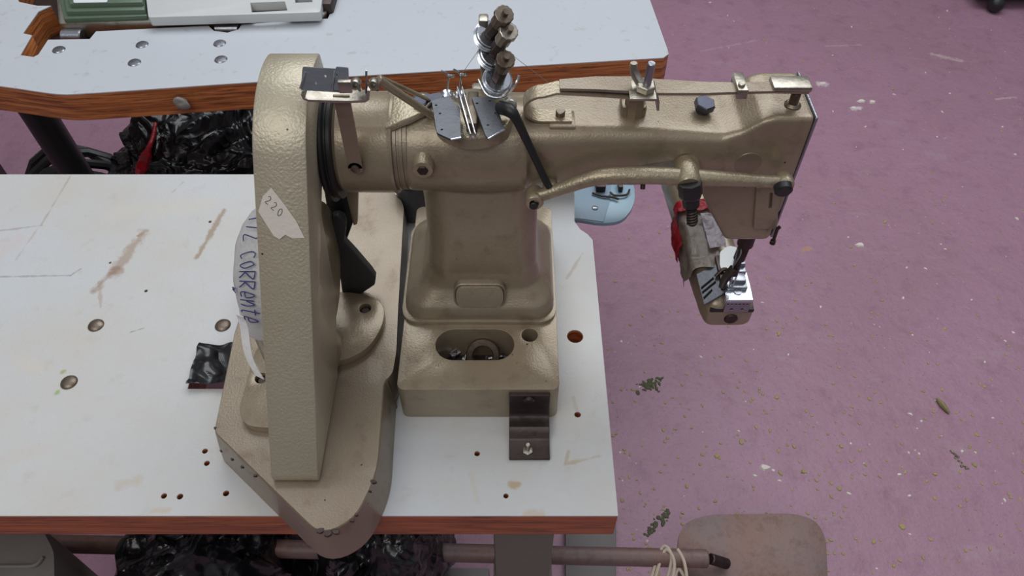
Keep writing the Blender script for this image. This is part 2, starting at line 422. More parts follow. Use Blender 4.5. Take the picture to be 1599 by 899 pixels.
# motor pedal at right, behind it nothing but floor
pz = .22
po = [tuple(PZ(*q, pz+.006).xy) for q in ((1060, 930), (1058, 840), (1070, 815), (1105, 803), (1240, 801), (1275, 812), (1290, 840), (1294, 930))]
c0 = PZ(1176, 870, 0)
ped = thing('foot_pedal', (c0.x, c0.y, 0), 'rusty brown foot pedal plate with rounded corners right of the white table', 'pedal')
bm = B(); prism(bm, roundpoly(po, .02), [], flat, pz, pz+.006, .001); obj('tread_plate', bm, M_pedal, ped)
a, b_ = PZ(1105, 872, .26), PZ(1130, 892, pz)
bm = B(); cyl(bm, V(c0.x-.04, c0.y-.06, 0), V(c0.x-.04, c0.y-.06, pz), .014); cyl(bm, V(c0.x+.03, c0.y-.06, 0), V(c0.x+.03, c0.y-.06, pz), .014); obj('stand', bm, M_darksteel, ped)
bm = B(); cyl(bm, PZ(1105, 872, .26)+V(.004, 0, 0), PZ(1135, 880, pz+.016), .009); obj('pivot_pin', bm, M_darksteel, ped)
# cord looped on the bar
bm = B()
ZB = .26
def cordp(px, py, dz): return PZ(px, py, ZB+dz)
tube(bm, [cordp(1012, 925, -.02), cordp(1022, 885, .0), cordp(1036, 853, .012), cordp(1048, 866, .014), cordp(1044, 895, .0), cordp(1030, 930, -.02)], .0028, 8, 6)
tube(bm, [cordp(1017, 930, -.02), cordp(1027, 888, .002), cordp(1040, 858, .014), cordp(1053, 880, .012), cordp(1044, 930, -.01)], .0028, 8, 6)
tube(bm, [cordp(1058, 857, .013), cordp(1068, 876, .013), cordp(1072, 905, .0), cordp(1060, 888, -.002), cordp(1052, 910, -.01), cordp(1062, 935, -.02)], .0028, 8, 6)
co = obj('looped_cord', bm, M_cord, origin=cordp(1040, 895, 0))
tag(co, 'pale beige cord looped over the brown bar under the table corner', 'cord')
# grey boards on the floor under the table corner
bm = B(); q = [tuple(PZ(x, y, .02).xy) for x, y in ((883, 945), (883, 812), (962, 812), (962, 945))]
prism(bm, q, [], flat, 0, .02, .002); tag(obj('grey_board', bm, M_board, origin=V(q[0][0], q[0][1], 0)), 'grey board on the floor under the right corner of the white table', 'board')
bm = B(); q = [tuple(PZ(x, y, .05).xy) for x, y in ((672, 945), (672, 886), (764, 886), (764, 945))]
prism(bm, q, [], flat, 0, .05, .003); tag(obj('grey_block', bm, M_board, origin=V(q[0][0], q[0][1], 0)), 'grey block on the floor beside the black bags, left of the table leg', 'block')
# grey box bottom-left
bm = B(); q = [tuple(PZ(x, y, .45).xy) for x, y in ((-60, 950), (-60, 815), (60, 815), (84, 860), (86, 950))]
prism(bm, roundpoly(q, .01), [], flat, 0, .45, .004)
gb = obj('control_box', bm, M_pit, origin=V(q[0][0]+.1, q[0][1], 0)); tag(gb, 'grey metal box under the bottom-left edge of the white table', 'box')
bm = B(); tube(bm, [PZ(-20, 884, .452), PZ(30, 884, .453), PZ(55, 882, .453), PZ(66, 870, .453)], .0028, 8, 5); obj('seam', bm, M_pit, gb)

# ================================================================== black bags
def bag(name, ctr, rad, seed, label, neck=None, group=None):
    bm = B(); bmesh.ops.create_icosphere(bm, subdivisions=6, radius=1)
    sv = V(seed*3.1, seed*1.7, seed*.9)
    ax = (neck or V(.3, -.5, .8)).normalized(); u_, v_ = frame(ax)
    for v in bm.verts:
        d = v.co.normalized(); w0 = noise.noise(d*1.7+sv)
        k = 1+.22*w0
        th = math.acos(max(-1, min(1, d.dot(ax)))); e1, e2_ = d.dot(u_), d.dot(v_); ln_ = math.hypot(e1, e2_)+1e-6
        f = noise.noise(V(e1/ln_*3.2+w0, e2_/ln_*3.2, th*1.1)+sv)
        k += .17*(.35-abs(f)*1.6)*min(1, th*1.6)
        f2 = noise.noise(d*3.4+sv+V(f, w0, f)*1.6); k += .05*(.3-abs(f2)*1.8)
        f3 = noise.noise(d*8+sv+V(f2, f, 0)*2.5); k += .010*(.3-abs(f3)*2)
        if neck: k *= 1-.25*math.exp(-(th/.35)**2)+.45*math.exp(-(th/.12)**2)
        q = V(d.x*rad[0], d.y*rad[1], d.z*rad[2])*k+ctr
        q.z = max(q.z, .002+.004*abs(f2))
        v.co = q
    o = obj(name, bm, M_bag, origin=V(ctr.x, ctr.y, 0), smooth=60)
    tag(o, label, 'bag', group)
    return o
bag('garbage_bag', V(-.71, 1.40, .17), (.27, .2, .22), 1, 'tied black plastic bag in the gap between the tables, with a red tie', V(-.25, -.55, .75))
bag('garbage_bag', V(-.24, 1.42, .18), (.20, .2, .24), 3, 'black plastic bag in the gap between the tables, right against the belt guard')
bag('garbage_bag', V(-.49, .50, .20), (.135, .16, .24), 5, 'black plastic bag under the white table front edge, left of the pointed base plate')
bag('garbage_bag', V(-.215, .50, .20), (.11, .16, .26), 6, 'black plastic bag under the table front edge, right of the pointed base plate')
# red tie
from mathutils.bvhtree import BVHTree
bo_ = bpy.data.objects['garbage_bag']
bv = BVHTree.FromPolygons([v.co+bo_.location for v in bo_.data.vertices], [tuple(p.vertices) for p in bo_.data.polygons])
def onbag(px, py, lift):
    r = ray(px, py).normalized(); h = bv.ray_cast(V(0, 0, CAMZ), r)
    p = h[0] if h[0] is not None else PZ(px, py, .3)
    return p-r*lift
p = onbag(228, 240, .01)
bm = B(); tube(bm, [onbag(243, 192, .004), onbag(239, 214, .005), onbag(232, 232, .008), onbag(228, 244, .014), onbag(221, 262, .010), onbag(217, 272, .006)], [.004, .005, .006, .012, .012, .008], 8, 5)
tag(obj('red_tie', bm, M_red, origin=p), 'red plastic tie on the black bag between the tables', 'tie')
# cable coil on the floor, left
bm = B()
for k in range(4):
    cc = V(-1.12+.012*k, 1.46, .10+.012*k); R_ = .13-.012*k
    tube(bm, [cc+V(R_*math.cos(a*PI/8), .05*math.sin(a*PI/8+k), R_*math.sin(a*PI/8)) for a in range(17)], .012, 8)
tag(obj('cable_coil', bm, M_black, origin=V(-1.0, 1.46, 0)), 'coil of thick black cable at the far left between the tables', 'cable')
# crumpled film poking through the square opening
bm = B(); bmesh.ops.create_grid(bm, x_segments=40, y_segments=30, size=1)
qa, qb = PZ(300, 601, T), PZ(400, 546, T)
cx, cy = (qa.x+qb.x)/2, (qa.y+qb.y)/2; hx, hy = abs(qb.x-qa.x)/2+.003, abs(qb.y-qa.y)/2+.004
for v in bm.verts:
    u, w = v.co.x, v.co.y
    h = noise.noise(V(u*1.3, w*1.2, 3))*.8+(1-2*abs(noise.noise(V(u*1.8+w, w*1.5, 7))))*.35
    v.co = V(cx+u*hx, cy+w*hy, T+.0075+.0065*h)
bmesh.ops.solidify(bm, geom=bm.faces[:], thickness=.0006)
tag(obj('plastic_film', bm, M_bag, origin=V(cx, cy, T), smooth=60), 'crumpled black plastic film over the square opening in the white table', 'plastic film')

# ================================================================== rear table with the green machine
r2 = math.radians(4.6)
t2o = PZ(560, 60, T)
t2 = thing('sewing_table', (t2o.x, t2o.y, 0), 'clean white table at the back with a green machine and thick plywood edge', 'table')
front = [(-420, 150), (-120, 128), (-40, 130), (20, 137), (60, 143), (95, 147), (130, 146), (250, 138), (390, 128.5), (700, 110), (1036, 90), (1044, 84), (1042, 76)]
fr = [tuple(p.xy) for p in catmull([PZ(x, y, T) for x, y in front[:-2]], 5)]+[tuple(PZ(x, y, T).xy) for x, y in front[-2:]]
br = PZ(1015, 0, T); dr = (br-PZ(1042, 76, T)).normalized()
b1 = br+dr*.28; b0 = b1+V(-2.2, -2.2*math.tan(r2), 0)
out2 = fr+[tuple(b1.xy), tuple(b0.xy)]
cut = [(32, 86), (52, 89), (60, 85), (75, 62), (140, 61), (150, 49), (325, 40), (334, 48), (355, 51), (372, 46), (378, 38), (512, 29), (524, 0), (528, -60), (40, -60), (24, -8), (30, 3), (58, 9), (80, 9), (60, 18), (36, 52), (50, 55)]
cutp = [tuple(PZ(x, y, T).xy) for x, y in cut]
bm = B(); prism(bm, out2, [cutp], flat, T-.0016, T); obj('laminate_top', bm, M_lam2, t2)
bm = B(); prism(bm, out2, [cutp], flat, T-.05, T-.0017, .001, 1); obj('plywood_core', bm, M_ply2, t2)
for (x, y) in ((92, 78), (222, 70), (210, 98), (343, 68), (345, 93)):
    p = PZ(x, y, T); bm = B(); lathe(bm, p, V(0, 0, 1), [(-.001, .010), (.0005, .0105), (.002, .009), (.0026, .004)], 20)
    obj('carriage_bolt', bm, M_steel, t2)
for (x, y, tlt) in ((85, 215, 1),):
    g = PZ(x, y, .35); bm = B(); tube(bm, [V(g.x-.09, g.y+.08, T-.05), V(g.x-.02, g.y+.02, .4), V(g.x+.03, g.y-.02, .0)], .035, 12)
    obj('leg', bm, M_black, t2)
for xx in (-1.5, -.02):
    bm = B(); box(bm, xx, xx+.06, 1.62, 1.66, 0, T-.05, .004); obj('leg', bm, M_black, t2)
g = PZ(280, 152, T-.012); bm = B(); bmesh.ops.create_icosphere(bm, subdivisions=3, radius=.011)
for v in bm.verts: v.co = V(v.co.x*1.1, v.co.y*.6, v.co.z)*(1+.5*noise.noise(v.co*90))+V(g.x, g.y-.002, T-.022)
obj('putty_lump', bm, M_pit, t2, label='grey putty lump')
bm = B(); q = [tuple(PZ(x, y, T).xy) for x, y in ((10, 95), (520, 60), (545, -90), (0, -90))]
prism(bm, q, [], flat, T-.085, T-.0505, .002); obj('cutout_dark_fill', bm, plain('cutout_dark_brown', (52, 38, 36), .6), t2)  # added slab; its dark colour stands in for the darkness below the cutout
# green machine bed
def e2(px, py, z): return tuple(PZ(px, py, z).xy)
gm = thing('sewing_machine', tuple(PZ(300, 5, T)), 'green and grey-white sewing machine bed set into the rear table, top left', 'sewing machine')
z1, z2 = T+.022, T+.03
bm = B()
prism(bm, [e2(100, 31, z1-.01), e2(230, 26, z1-.01), e2(228, -60, z1-.01), e2(80, -60, z1-.01)], [], flat, T+.003, z1-.008, .003)
prism(bm, [e2(103, 18, z1), e2(226, 15, z1), e2(224, -60, z1), e2(90, -60, z1)], [], flat, T, z1, .003)
prism(bm, [e2(108, 6, z2), e2(222, 3, z2), e2(222, -60, z2), e2(95, -60, z2)], [], flat, T, z2, .003)
obj('bed', bm, M_green, gm)
bm = B()
slots = [[e2(393, 20, z1), e2(449, 17, z1), e2(445, 3, z1), e2(391, 5, z1)], [e2(461, 5, z1), e2(488, 4, z1), e2(487, -6, z1), e2(460, -6, z1)]]
prism(bm, roundpoly([e2(232, 28, z1), e2(500, 20, z1), e2(512, -60, z1), e2(222, -60, z1)], .006), slots, flat, T+.007, z1+.001, .002)
obj('cover_plate', bm, M_whitepaint, gm)
bm = B(); prism(bm, [e2(385, 24, T), e2(495, 22, T), e2(495, -30, T), e2(385, -30, T)], [], flat, T+.0062, T+.0068); obj('slot_dark_sheet', bm, M_black, gm)  # thin black sheet, paints the slots dark inside
bm = B(); prism(bm, roundpoly([e2(95, 42, T), e2(320, 37, T), e2(505, 28, T), e2(522, 10, T), e2(522, -60, T), e2(85, -60, T)], .004), [], flat, T-.02, T+.006, .002); obj('bed_rim', bm, M_nickel, gm)
bm = B(); prism(bm, roundpoly([e2(115, -6, z2), e2(115, 5, z2), e2(168, 4, z2), e2(168, -12, z2)], .004), [], flat, z2, z2+.001); obj('label_plate', bm, M_label, gm)
for (a, b2_, c_, d_) in ((94, 61, 130, 40), (334, 50, 376, 36)):
    bm = B(); p, q = PZ(a+2, b2_-9, T-.006), PZ(c_-2, b2_-10, T-.006); cyl(bm, V(p.x, p.y, T-.012), V(q.x, p.y, T-.012), .012, 24); obj('hinge', bm, M_steel, gm)
bm = B(); box(bm, *[PZ(497, 20, T).x, PZ(521, 20, T).x], PZ(500, 22, T).y, PZ(500, -40, T).y, T-.01, T+.02, .006); obj('end_cap', bm, M_darksteel, gm)

# a black castered stand at the top right
cb = PZ(1556, 6, .03)
st = thing('equipment_stand', (cb.x, cb.y, 0), 'black stand on a round foot at the top right corner of the floor', 'stand')
bm = B(); bmesh.ops.create_uvsphere(bm, u_segments=20, v_segments=12, radius=.028)
for v in bm.verts: v.co += V(cb.x, cb.y, .028)
obj('foot', bm, M_black, st)
bm = B(); q0 = PZ(1500, -4, .05); box(bm, cb.x-.07, cb.x+.35, cb.y-.01+.02, cb.y+.4, .05, .075, .006); box(bm, cb.x+.02, cb.x+.3, cb.y+.05, cb.y+.35, .074, .3, .01); obj('frame', bm, M_black, st)

# ================================================================== base plate with motor housing and belt guard
HP = .05
gx = V(-.2, .40, T)
dg = thing('belt_drive', tuple(gx), 'pointed beige cast base with a tall narrow belt guard, left of the machine column', 'machine drive')
def pp(px, py, z): return tuple(PZ(px, py, z).xy)
top = [pp(*q, T+HP) for q in ((398, 400), (380, 475), (366, 519), (334, 674), (500, 836), (553, 812), (590, 740), (600, 596), (613, 583), (619, 548), (621, 497), (631, 318), (612, 296), (470, 290))]
rad = [.01, .003, .003, .006, .016, .03, .05, .006, .006, .004, .004, .012, .012, .01]
tp = roundpoly(top, rad)
cxm = sum(p[0] for p in tp)/len(tp); cym = sum(p[1] for p in tp)/len(tp)
b2 = B()
rings = []
for (zz, off) in ((T+.0005, .0065), (T+.02, .0045), (T+HP-.004, .0008), (T+HP-.001, 0), (T+HP, -.001)):
    ring = []
    for i, (x, y) in enumerate(tp):
        a, c_ = Vector(tp[i-1]), Vector(tp[(i+1) % len(tp)]); d = (c_-a); nrm = V(d.y, -d.x, 0).normalized()
        if nrm.dot(V(x-cxm, y-cym, 0)) < 0: nrm = -nrm
        if x > -.14 and y > .44: nrm *= .1
        ring.append(V(x, y, zz)+nrm*off)
    rings.append(ring)
loft(b2, rings)
obj('base_plate', b2, M_plate, dg, smooth=30)
# chipped paint along the edge
bm = B()
for (x, y, w) in ((336, 668, 4), (362, 716, 3), (378, 728, 3), (398, 742, 3), (500, 828, 7), (512, 832, 8), (524, 830, 6), (583, 752, 6), (578, 766, 3), (549, 812, 4), (556, 803, 3), (345, 703, 2)):
    p = PZ(x, y, T+HP-.0003); r_ = w/1200*.7
    prism(bm, [(p.x+r_*math.cos(a)*random.uniform(.6, 1.2), p.y+r_*.6*math.sin(a)*random.uniform(.6, 1.2)) for a in [k*PI/4 for k in range(8)]], [], flat, T+HP-.003, T+HP+.0003)
ch = obj('paint_chips', bm, M_darksteel, dg); ch['kind'] = 'stuff'

# housing behind the guard
HX, HY, HZ = -.225, .495, T+.155
bm = B()
R1 = .070
prof_h = [(0, R1*.96), (.004, R1), (.030, R1), (.047, R1*.97), (.061, R1*.86), (.071, R1*.66), (.076, R1*.36), (.078, .001)]
lathe(bm, V(-.182, HY, HZ), V(-1, 0, 0), prof_h, 48)
lr = []
for (z, cx, cy, a, b_) in ((T+.14, -.222, .485, .040, .058), (T+.11, -.220, .472, .037, .052), (T+.08, -.217, .462, .036, .046), (T+.066, -.216, .462, .037, .050), (T+.056, -.216, .462, .038, .056)):
    lr.append([V(cx+a*math.cos(2*PI*i/32), cy+b_*math.sin(2*PI*i/32), z) for i in range(32)])
loft(bm, lr)
o = obj('motor_housing', bm, M_ham, dg, smooth=60)
m = o.modifiers.new('r', 'REMESH'); m.mode = 'VOXEL'; m.voxel_size = .003; m.use_smooth_shade = True
m = o.modifiers.new('s', 'SMOOTH'); m.iterations = 6; m.factor = .5
# two foot lugs
def lug(pts, hole, r=.02):
    z0, z1_ = T+HP, T+HP+.010
    q = [pp(*p, z1_) for p in pts]; hq = pp(*hole, z1_)
    bm = B(); prism(bm, roundpoly(q, r), [circ(hq[0], hq[1], .0065, 18)], flat, z0, z1_, .002)
    f = obj('foot_lug', bm, M_ham, dg)
    bm = B(); lathe(bm, V(hq[0], hq[1], z0), V(0, 0, 1), [(0, .0062), (.004, .0062), (.006, .004)], 16); obj('bolt_head', bm, M_darksteel, f)
lug([(480, 455), (560, 456), (600, 470), (600, 505), (575, 545), (530, 566), (480, 560)], (570, 481), .03)
lug([(480, 500), (400, 540), (384, 600), (372, 640), (382, 664), (420, 668), (480, 660)], (408, 590), .014)

# the guard
GA = (.325, T+HP+.001)                     # front tip y,z
GC = (.55, T+.268); GR = .0815
yaw = .085
def gfn(u, v, w):                          # u = y, v = z, w = x offset at the rear; slight turn about the vertical
    return V(w+(v-(T+.31))*.054, u, v)
dv = Vector((GA[0]-GC[0], GA[1]-GC[1])); dist = dv.length; al = math.acos(GR/dist); base = math.atan2(dv.y, dv.x)
a_t = base-al                              # tangent on the upper front side
prof = [(GA[0], GA[1]), (GA[0]-.001, GA[1]+.010)]
at = a_t % (2*PI)
if at < PI/2: at += 2*PI
tanp = (GC[0]+GR*math.cos(at), GC[1]+GR*math.sin(at))
arc_end = math.radians(70)
k = 28
for i in range(k+1):
    a = at+(arc_end-at)*i/k
    prof.append((GC[0]+GR*math.cos(a), GC[1]+GR*math.sin(a)))
prof += [(.5835, T+.33), (.588, T+.308), (.588, T+.285), (.575, T+.265), (.51, T+.25), (.494, T+.235), (.491, T+.13), (.474, T+.10), (.444, T+HP+.001)]
bm = B(); prism(bm, prof, [], gfn, -.2105, -.1665, .0018, 2)
gd = obj('belt_guard', bm, M_guard, dg, smooth=30)
def guard_front(s, x, lift=0):             # point on the sloping front face: s = 0 at tip .. 1 at tangent
    a = Vector((prof[1][0], prof[1][1])); b = Vector(tanp); q = a.lerp(b, s); n_ = Vector((-(b-a).y, (b-a).x)).normalized()
    q += n_*lift; return V(x+(q.x-.5)*yaw, q.x, q.y)
def guard_px(px, py, lift=.0003):
    """point on the front face of the guard seen at px,py"""
    best = None
    a = Vector((prof[1][0], prof[1][1])); b = Vector(tanp); n_ = Vector((-(b-a).y, (b-a).x)).normalized()
    r = ray(px, py); # plane through a with normal n_ in y,z
    den = n_.x*r.y+n_.y*r.z; num = n_.x*(a.x)+n_.y*(a.y-CAMZ)
    t_ = num/den; p = r*t_+V(0, 0, CAMZ); return p+V(0, n_.x, n_.y)*lift
tp_ = [(424, 293), (411, 306), (404, 330), (428, 368), (437, 373), (446, 366), (458, 372), (476, 371), (463, 345), (444, 318)]
bm = B(); n_g = (guard_px(450, 400, .001)-guard_px(450, 400, 0)).normalized()
vs = [guard_px(*q, .0004) for q in tp_]; vs2 = [guard_px(*q, .0010) for q in tp_]
loft(bm, [vs, vs2])
tape = obj('tape_strip', bm, M_tape, gd)
def strokes(bm, lines, fn, r):
    for ln in lines:
        pts = [fn(*q) for q in ln]
        if len(pts) > 1: tube(bm, pts, r, 6, 4)
two = [(0, .8), (.25, 1), (.5, .8), (.4, .5), (0, 0), (.55, .05)]
zero = [(.3, 1), (.05, .75), (.05, .3), (.3, 0), (.55, .3), (.55, .75), (.3, 1)]
bm = B()
A0, A1 = Vector((414, 314)), Vector((446, 348))          # baseline direction along the tape
ux = (A1-A0); ln = ux.length; ux.normalize(); uy = Vector((.55, -.95)).normalized()
def tapefn(off):
    def f(x, y):
        q = A0+ux*(off+x*11)+uy*(y*12); return guard_px(q.x, q.y, .0011)
    return f
for i, g in enumerate((two, two, zero)): strokes(bm, [g], tapefn(1+i*13), .00035)
obj('handwriting', bm, M_pencil, tape, label='handwritten number 220')

# paper wrapped round the housing
def hous(x, ang, lift=.0015):             # point on the housing at axial x (from its right face), angle around X (0 = toward the viewer, 90 up)
    pr = [(0, R1), (.030, R1), (.047, R1*.97), (.061, R1*.86), (.071, R1*.66), (.076, R1*.36), (.0778, .05*R1)]
    for (a, ra), (b, rb) in zip(pr, pr[1:]):
        if x <= b: rr = ra+(rb-ra)*(x-a)/(b-a); break
    else: rr = .001
    rr += lift; a = math.radians(ang)
    return V(-.182-x-lift*(1 if x > .05 else 0), HY-rr*math.cos(a), HZ+rr*math.sin(a))
bm = B(); rows = []
for i in range(33):
    ang = -14+i*4.4
    row = []
    for j in range(17):
        x = .006+j/16*.068
        lift = .0024+.0010*noise.noise(V(x*40, ang*.04, 1))
        if i < 3: lift += .004*(3-i)/3*(j/16)
        row.append(hous(x, ang-(8*(j/16) if i < 4 else 0), lift))
    rows.append(row)
g = [[bm.verts.new(p) for p in r] for r in rows]
for a, b_ in zip(g, g[1:]):
    for i in range(16): bm.faces.new((a[i], a[i+1], b_[i+1], b_[i]))
bmesh.ops.solidify(bm, geom=bm.faces[:], thickness=.0004)
paper = obj('paper_wrap', bm, M_paper, dg, smooth=60, label='white paper taped round the housing with handwriting')
bm = B(); tl = [hous(.064, 6, .004), hous(.066, -14, .005), V(-.253, .425, T+.112), V(-.246, .415, T+.090)]
tl = catmull(tl, 5)
strip(bm, tl, V(.005, -.003, .001), .0006); obj('torn_flap', bm, M_paper, paper)

# ------- handwriting on the paper: letters run down the paper
font = {
 'P': [[(0, 0), (0, 1)], [(0, 1), (.5, .9), (.5, .6), (0, .5)]],
 '/': [[(0, 0), (.4, 1)]],
 '2': [two], 'c': [[(.5, .8), (.2, .9), (0, .5), (.2, .05), (.5, .15)]],
 'o': [[(.25, .9), (0, .5), (.25, .05), (.5, .5), (.25, .9)]],
 'R': [[(0, 0), (0, 1)], [(0, 1), (.5, .9), (.45, .6), (0, .5)], [(.1, .5), (.5, 0)]],
 'e': [[(.05, .5), (.5, .6), (.3, .95), (.05, .6), (.15, .1), (.5, .15)]],
 'n': [[(0, .8), (.05, 0)], [(.05, .6), (.3, .85), (.45, .6), (.45, 0)]],
 't': [[(.25, 1.2), (.25, .1), (.45, 0)], [(0, .8), (.5, .8)]], ' ': [], 'w': [[(0, .8), (.15, 0), (.3, .6), (.45, 0), (.6, .8)]]}
def write(bm, txt, fn, r, adv=.75):
    x = 0
    for ch_ in txt:
        strokes(bm, [[(x+a, b) for a, b in l] for l in font[ch_]], fn, r); x += adv
bm = B()
def pfn(x, y): return hous(.0475-.011*(y-.5)+.0006*x, 92-x*9.6, .0046)
write(bm, 'P/2 coRRente', pfn, .00055)
write(bm, 'w', lambda x, y: hous(.064-.006*(y-.5), 35-x*6, .0045), .0005)
obj('handwriting', bm, M_ink, paper, label='blue handwriting')

# dark lever standing on the plate
PYL = .555
lv = [PY(x, y, PYL) for x, y in ((517, 376), (513, 355), (514, 343), (520, 335), (528, 333), (537, 337), (541, 347), (540, 360), (538, 373), (556, 392), (580, 420), (587, 430), (586, 441), (556, 461), (545, 464), (536, 459), (530, 420))]
bm = B(); prism(bm, [(p.x, p.z) for p in lv], [], lambda u, v, w: V(u, w, v), PYL-.004, PYL+.006, .0018, 3)
obj('tension_lever', bm, M_darkgrey, dg, label='dark grey flared lever')
# rear upright seen under the machine barrel
bm = B(); q = [PY(x, y, .565) for x, y in ((538, 285), (560, 285), (559, 345), (553, 347))]
prism(bm, [(p.x, p.z) for p in q], [], lambda u, v, w: V(u, w, v), .560, .568, .001); obj('barrel_rib', bm, M_ham, dg)
bm = B(); q = [PY(x, y, .572) for x, y in ((505, 285), (545, 285), (552, 345), (542, 372), (518, 372))]
prism(bm, [(p.x, p.z) for p in q], [], lambda u, v, w: V(u, w, v), .570, .580, .001); obj('drive_belt', bm, M_black, dg)

# ================================================================== the sewing machine
mo = V(-.034, .56, T)
sm = thing('sewing_machine', tuple(mo), 'beige hammertone cylinder-arm sewing machine standing on the worn white front table', 'sewing machine')
# base block with oval pit
BH = .0545
blk = [pp(*q, T+BH) for q in ((619, 608), (874, 607))]
x0, yf = blk[0][0], blk[0][1]; x1 = blk[1][0]; yb = .69
pit = [pp(*q, T+BH) for q in ((680, 538), (803, 538), (741, 562), (741, 514))]
pit_o = roundpoly([], 0) if False else rrect((pit[0][0]+pit[1][0])/2, (pit[2][1]+pit[3][1])/2, (pit[1][0]-pit[0][0])/2, (pit[3][1]-pit[2][1])/2, .02, 8)
hc = pp(827, 523, T+BH)
bm = B()
prism(bm, rrect((x0+x1)/2, (yf+yb)/2, (x1-x0)/2, (yb-yf)/2, .008), [pit_o, circ(hc[0], hc[1], .0088, 20)], flat, T+.0005, T+BH, .0022, 3)
base = obj('base_block', bm, M_ham, sm, smooth=30)
bm = B(); prism(bm, rrect((x0+x1)/2, (yf+.50)/2+.02, (x1-x0)/2-.01, .05, .008), [], flat, T+.0008, T+.006); obj('pit_floor', bm, M_darksteel, base)
# skirt bead on the block
bm = B(); xs0, xs1, ys0, ys1 = -.1205, .0485, .506, .658
prism(bm, roundpoly([(xs0, ys0), (xs1, ys0), (xs1, ys1), (xs0, ys1)], .022, 8), [], flat, T+BH, T+BH+.005, .0018, 2)
obj('skirt_bead', bm, M_ham, sm)

# cast body: column + barrel + arm + head, blended into one casting
AY, AZ = .56, T+.262
bm = B()
def secz(z, xa, xb, ya, yb_, r): return [V(u, v, z) for u, v in rrect((xa+xb)/2, (ya+yb_)/2, (xb-xa)/2, (yb_-ya)/2, r, 6)]
def secx(x, ya, yb_, za, zb, r): return [V(x, u, v) for u, v in rrect((ya+yb_)/2, (za+zb)/2, (yb_-ya)/2, (zb-za)/2, r, 6)]
loft(bm, [secz(T+z, a, b, c, d, r) for z, a, b, c, d, r in (
    (.056, -.117, .046, .509, .655, .022), (.066, -.117, .046, .509, .655, .024), (.075, -.114, .043, .512, .652, .026), (.083, -.107, .037, .519, .646, .026),
    (.092, -.097, .031, .526, .64, .026), (.11, -.0905, .0275, .530, .63, .024), (.15, -.087, .026, .531, .62, .024), (.20, -.086, .025, .531, .61, .024), (.23, -.087, .026, .53, .607, .024), (.29, -.087, .028, .53, .60, .024))])
lathe(bm, V(-.096, AY, AZ-.002), V(1, 0, 0), [(0, .0415), (.004, .0425), (.03, .043), (.07, .045), (.11, .042)], 40)
loft(bm, [secx(x, a, b, T+c, T+d, r) for x, a, b, c, d, r in (
    (-.07, .527, .602, .222, .302, .03), (0, .524, .602, .222, .300, .026), (.03, .526, .60, .232, .298, .018), (.07, .528, .60, .236, .297, .015), (.12, .53, .60, .236, .295, .013), (.165, .53, .60, .236, .292, .011),
    (.185, .53, .60, .232, .291, .009), (.20, .53, .60, .22, .297, .006), (.216, .53, .60, .21, .309, .004), (.225, .53, .60, .205, .312, .004), (.2585, .53, .60, .20, .312, .004))])
loft(bm, [secz(T+z, a, b, c, d, .006) for z, a, b, c, d in (
    (.160, .213, .2575, .533, .585), (.166, .210, .2585, .530, .59), (.20, .190, .2585, .53, .60), (.235, .172, .2585, .53, .60), (.262, .168, .2585, .53, .60))])
# raised name boss on the skirt front
body = obj('cast_body', bm, M_ham, sm, smooth=60)
m = body.modifiers.new('r', 'REMESH'); m.mode = 'VOXEL'; m.voxel_size = .0019; m.use_smooth_shade = True
m = body.modifiers.new('s', 'SMOOTH'); m.iterations = 7; m.factor = .5
# oval boss
ba, bb_ = PY(712, 462, .515), PY(786, 462, .515)
bm = B(); cz0 = PY(749, 476, .513).z; cz1 = PY(749, 447, .521).z
prism(bm, rrect((ba.x+bb_.x)/2, (cz0+cz1)/2, (bb_.x-ba.x)/2, (cz1-cz0)/2, .008, 6), [], lambda u, v, w: V(u, w+(v-cz0)*.45, v), .5105, .53, .002, 3)
obj('nameplate_boss', bm, M_ham, sm)
bm = B(); prism(bm, rrect((ba.x+bb_.x)/2, (cz0+cz1)/2, (bb_.x-ba.x)/2+.0025, (cz1-cz0)/2+.0022, .009, 6), [rrect((ba.x+bb_.x)/2, (cz0+cz1)/2, (bb_.x-ba.x)/2+.0005, (cz1-cz0)/2+.0004, .008, 6)], lambda u, v, w: V(u, w+(v-cz0)*.45, v), .5118, .53, .0008, 1)
obj('boss_rim', bm, M_plate, sm)

# barrel, pulley
bm = B()
AX = V(0, AY, AZ)
lathe(bm, AX+V(-.158, 0, 0), V(1, 0, 0), [(0, .036), (.0005, .0435), (.004, .0458), (.048, .0462), (.051, .0472), (.053, .0464), (.0535, .041), (.0540, .0405)], 56)
bar = obj('pulley_barrel', bm, M_ham, sm, smooth=30)
bm = B(); lathe(bm, AX+V(-.1045, 0, 0), V(1, 0, 0), [(0, .0435), (.0030, .0435), (.0034, .0425), (.0052, .0425), (.0056, .0432), (.0082, .0432), (.0086, .042), (.012, .042)], 56)
obj('barrel_ring', bm, M_plate, sm, smooth=25)
bm = B(); lathe(bm, AX+V(-.1690, 0, 0), V(1, 0, 0), [(0, .046), (.0005, .0525), (.003, .0545), (.005, .0545), (.006, .050), (.0075, .050), (.0085, .0515), (.0115, .0515), (.012, .044)], 56)
obj('drive_pulley', bm, M_black, sm, smooth=25)
# triangular cover at the top right of the barrel
bm = B()
pts = [(-.125, .0), (-.088, .0), (-.078, .012), (-.118, .05)]
loft(bm, [[V(-.108, AY-.030, T+.296), V(-.088, AY-.022, T+.300), V(-.068, AY-.010, T+.303), V(-.108, AY+.03, T+.303)],
          [V(-.110, AY-.028, T+.302), V(-.090, AY-.020, T+.306), V(-.073, AY-.010, T+.307), V(-.11, AY+.026, T+.309)]])
auto_bevel(bm, .0015); obj('barrel_cover', bm, M_lever, sm)
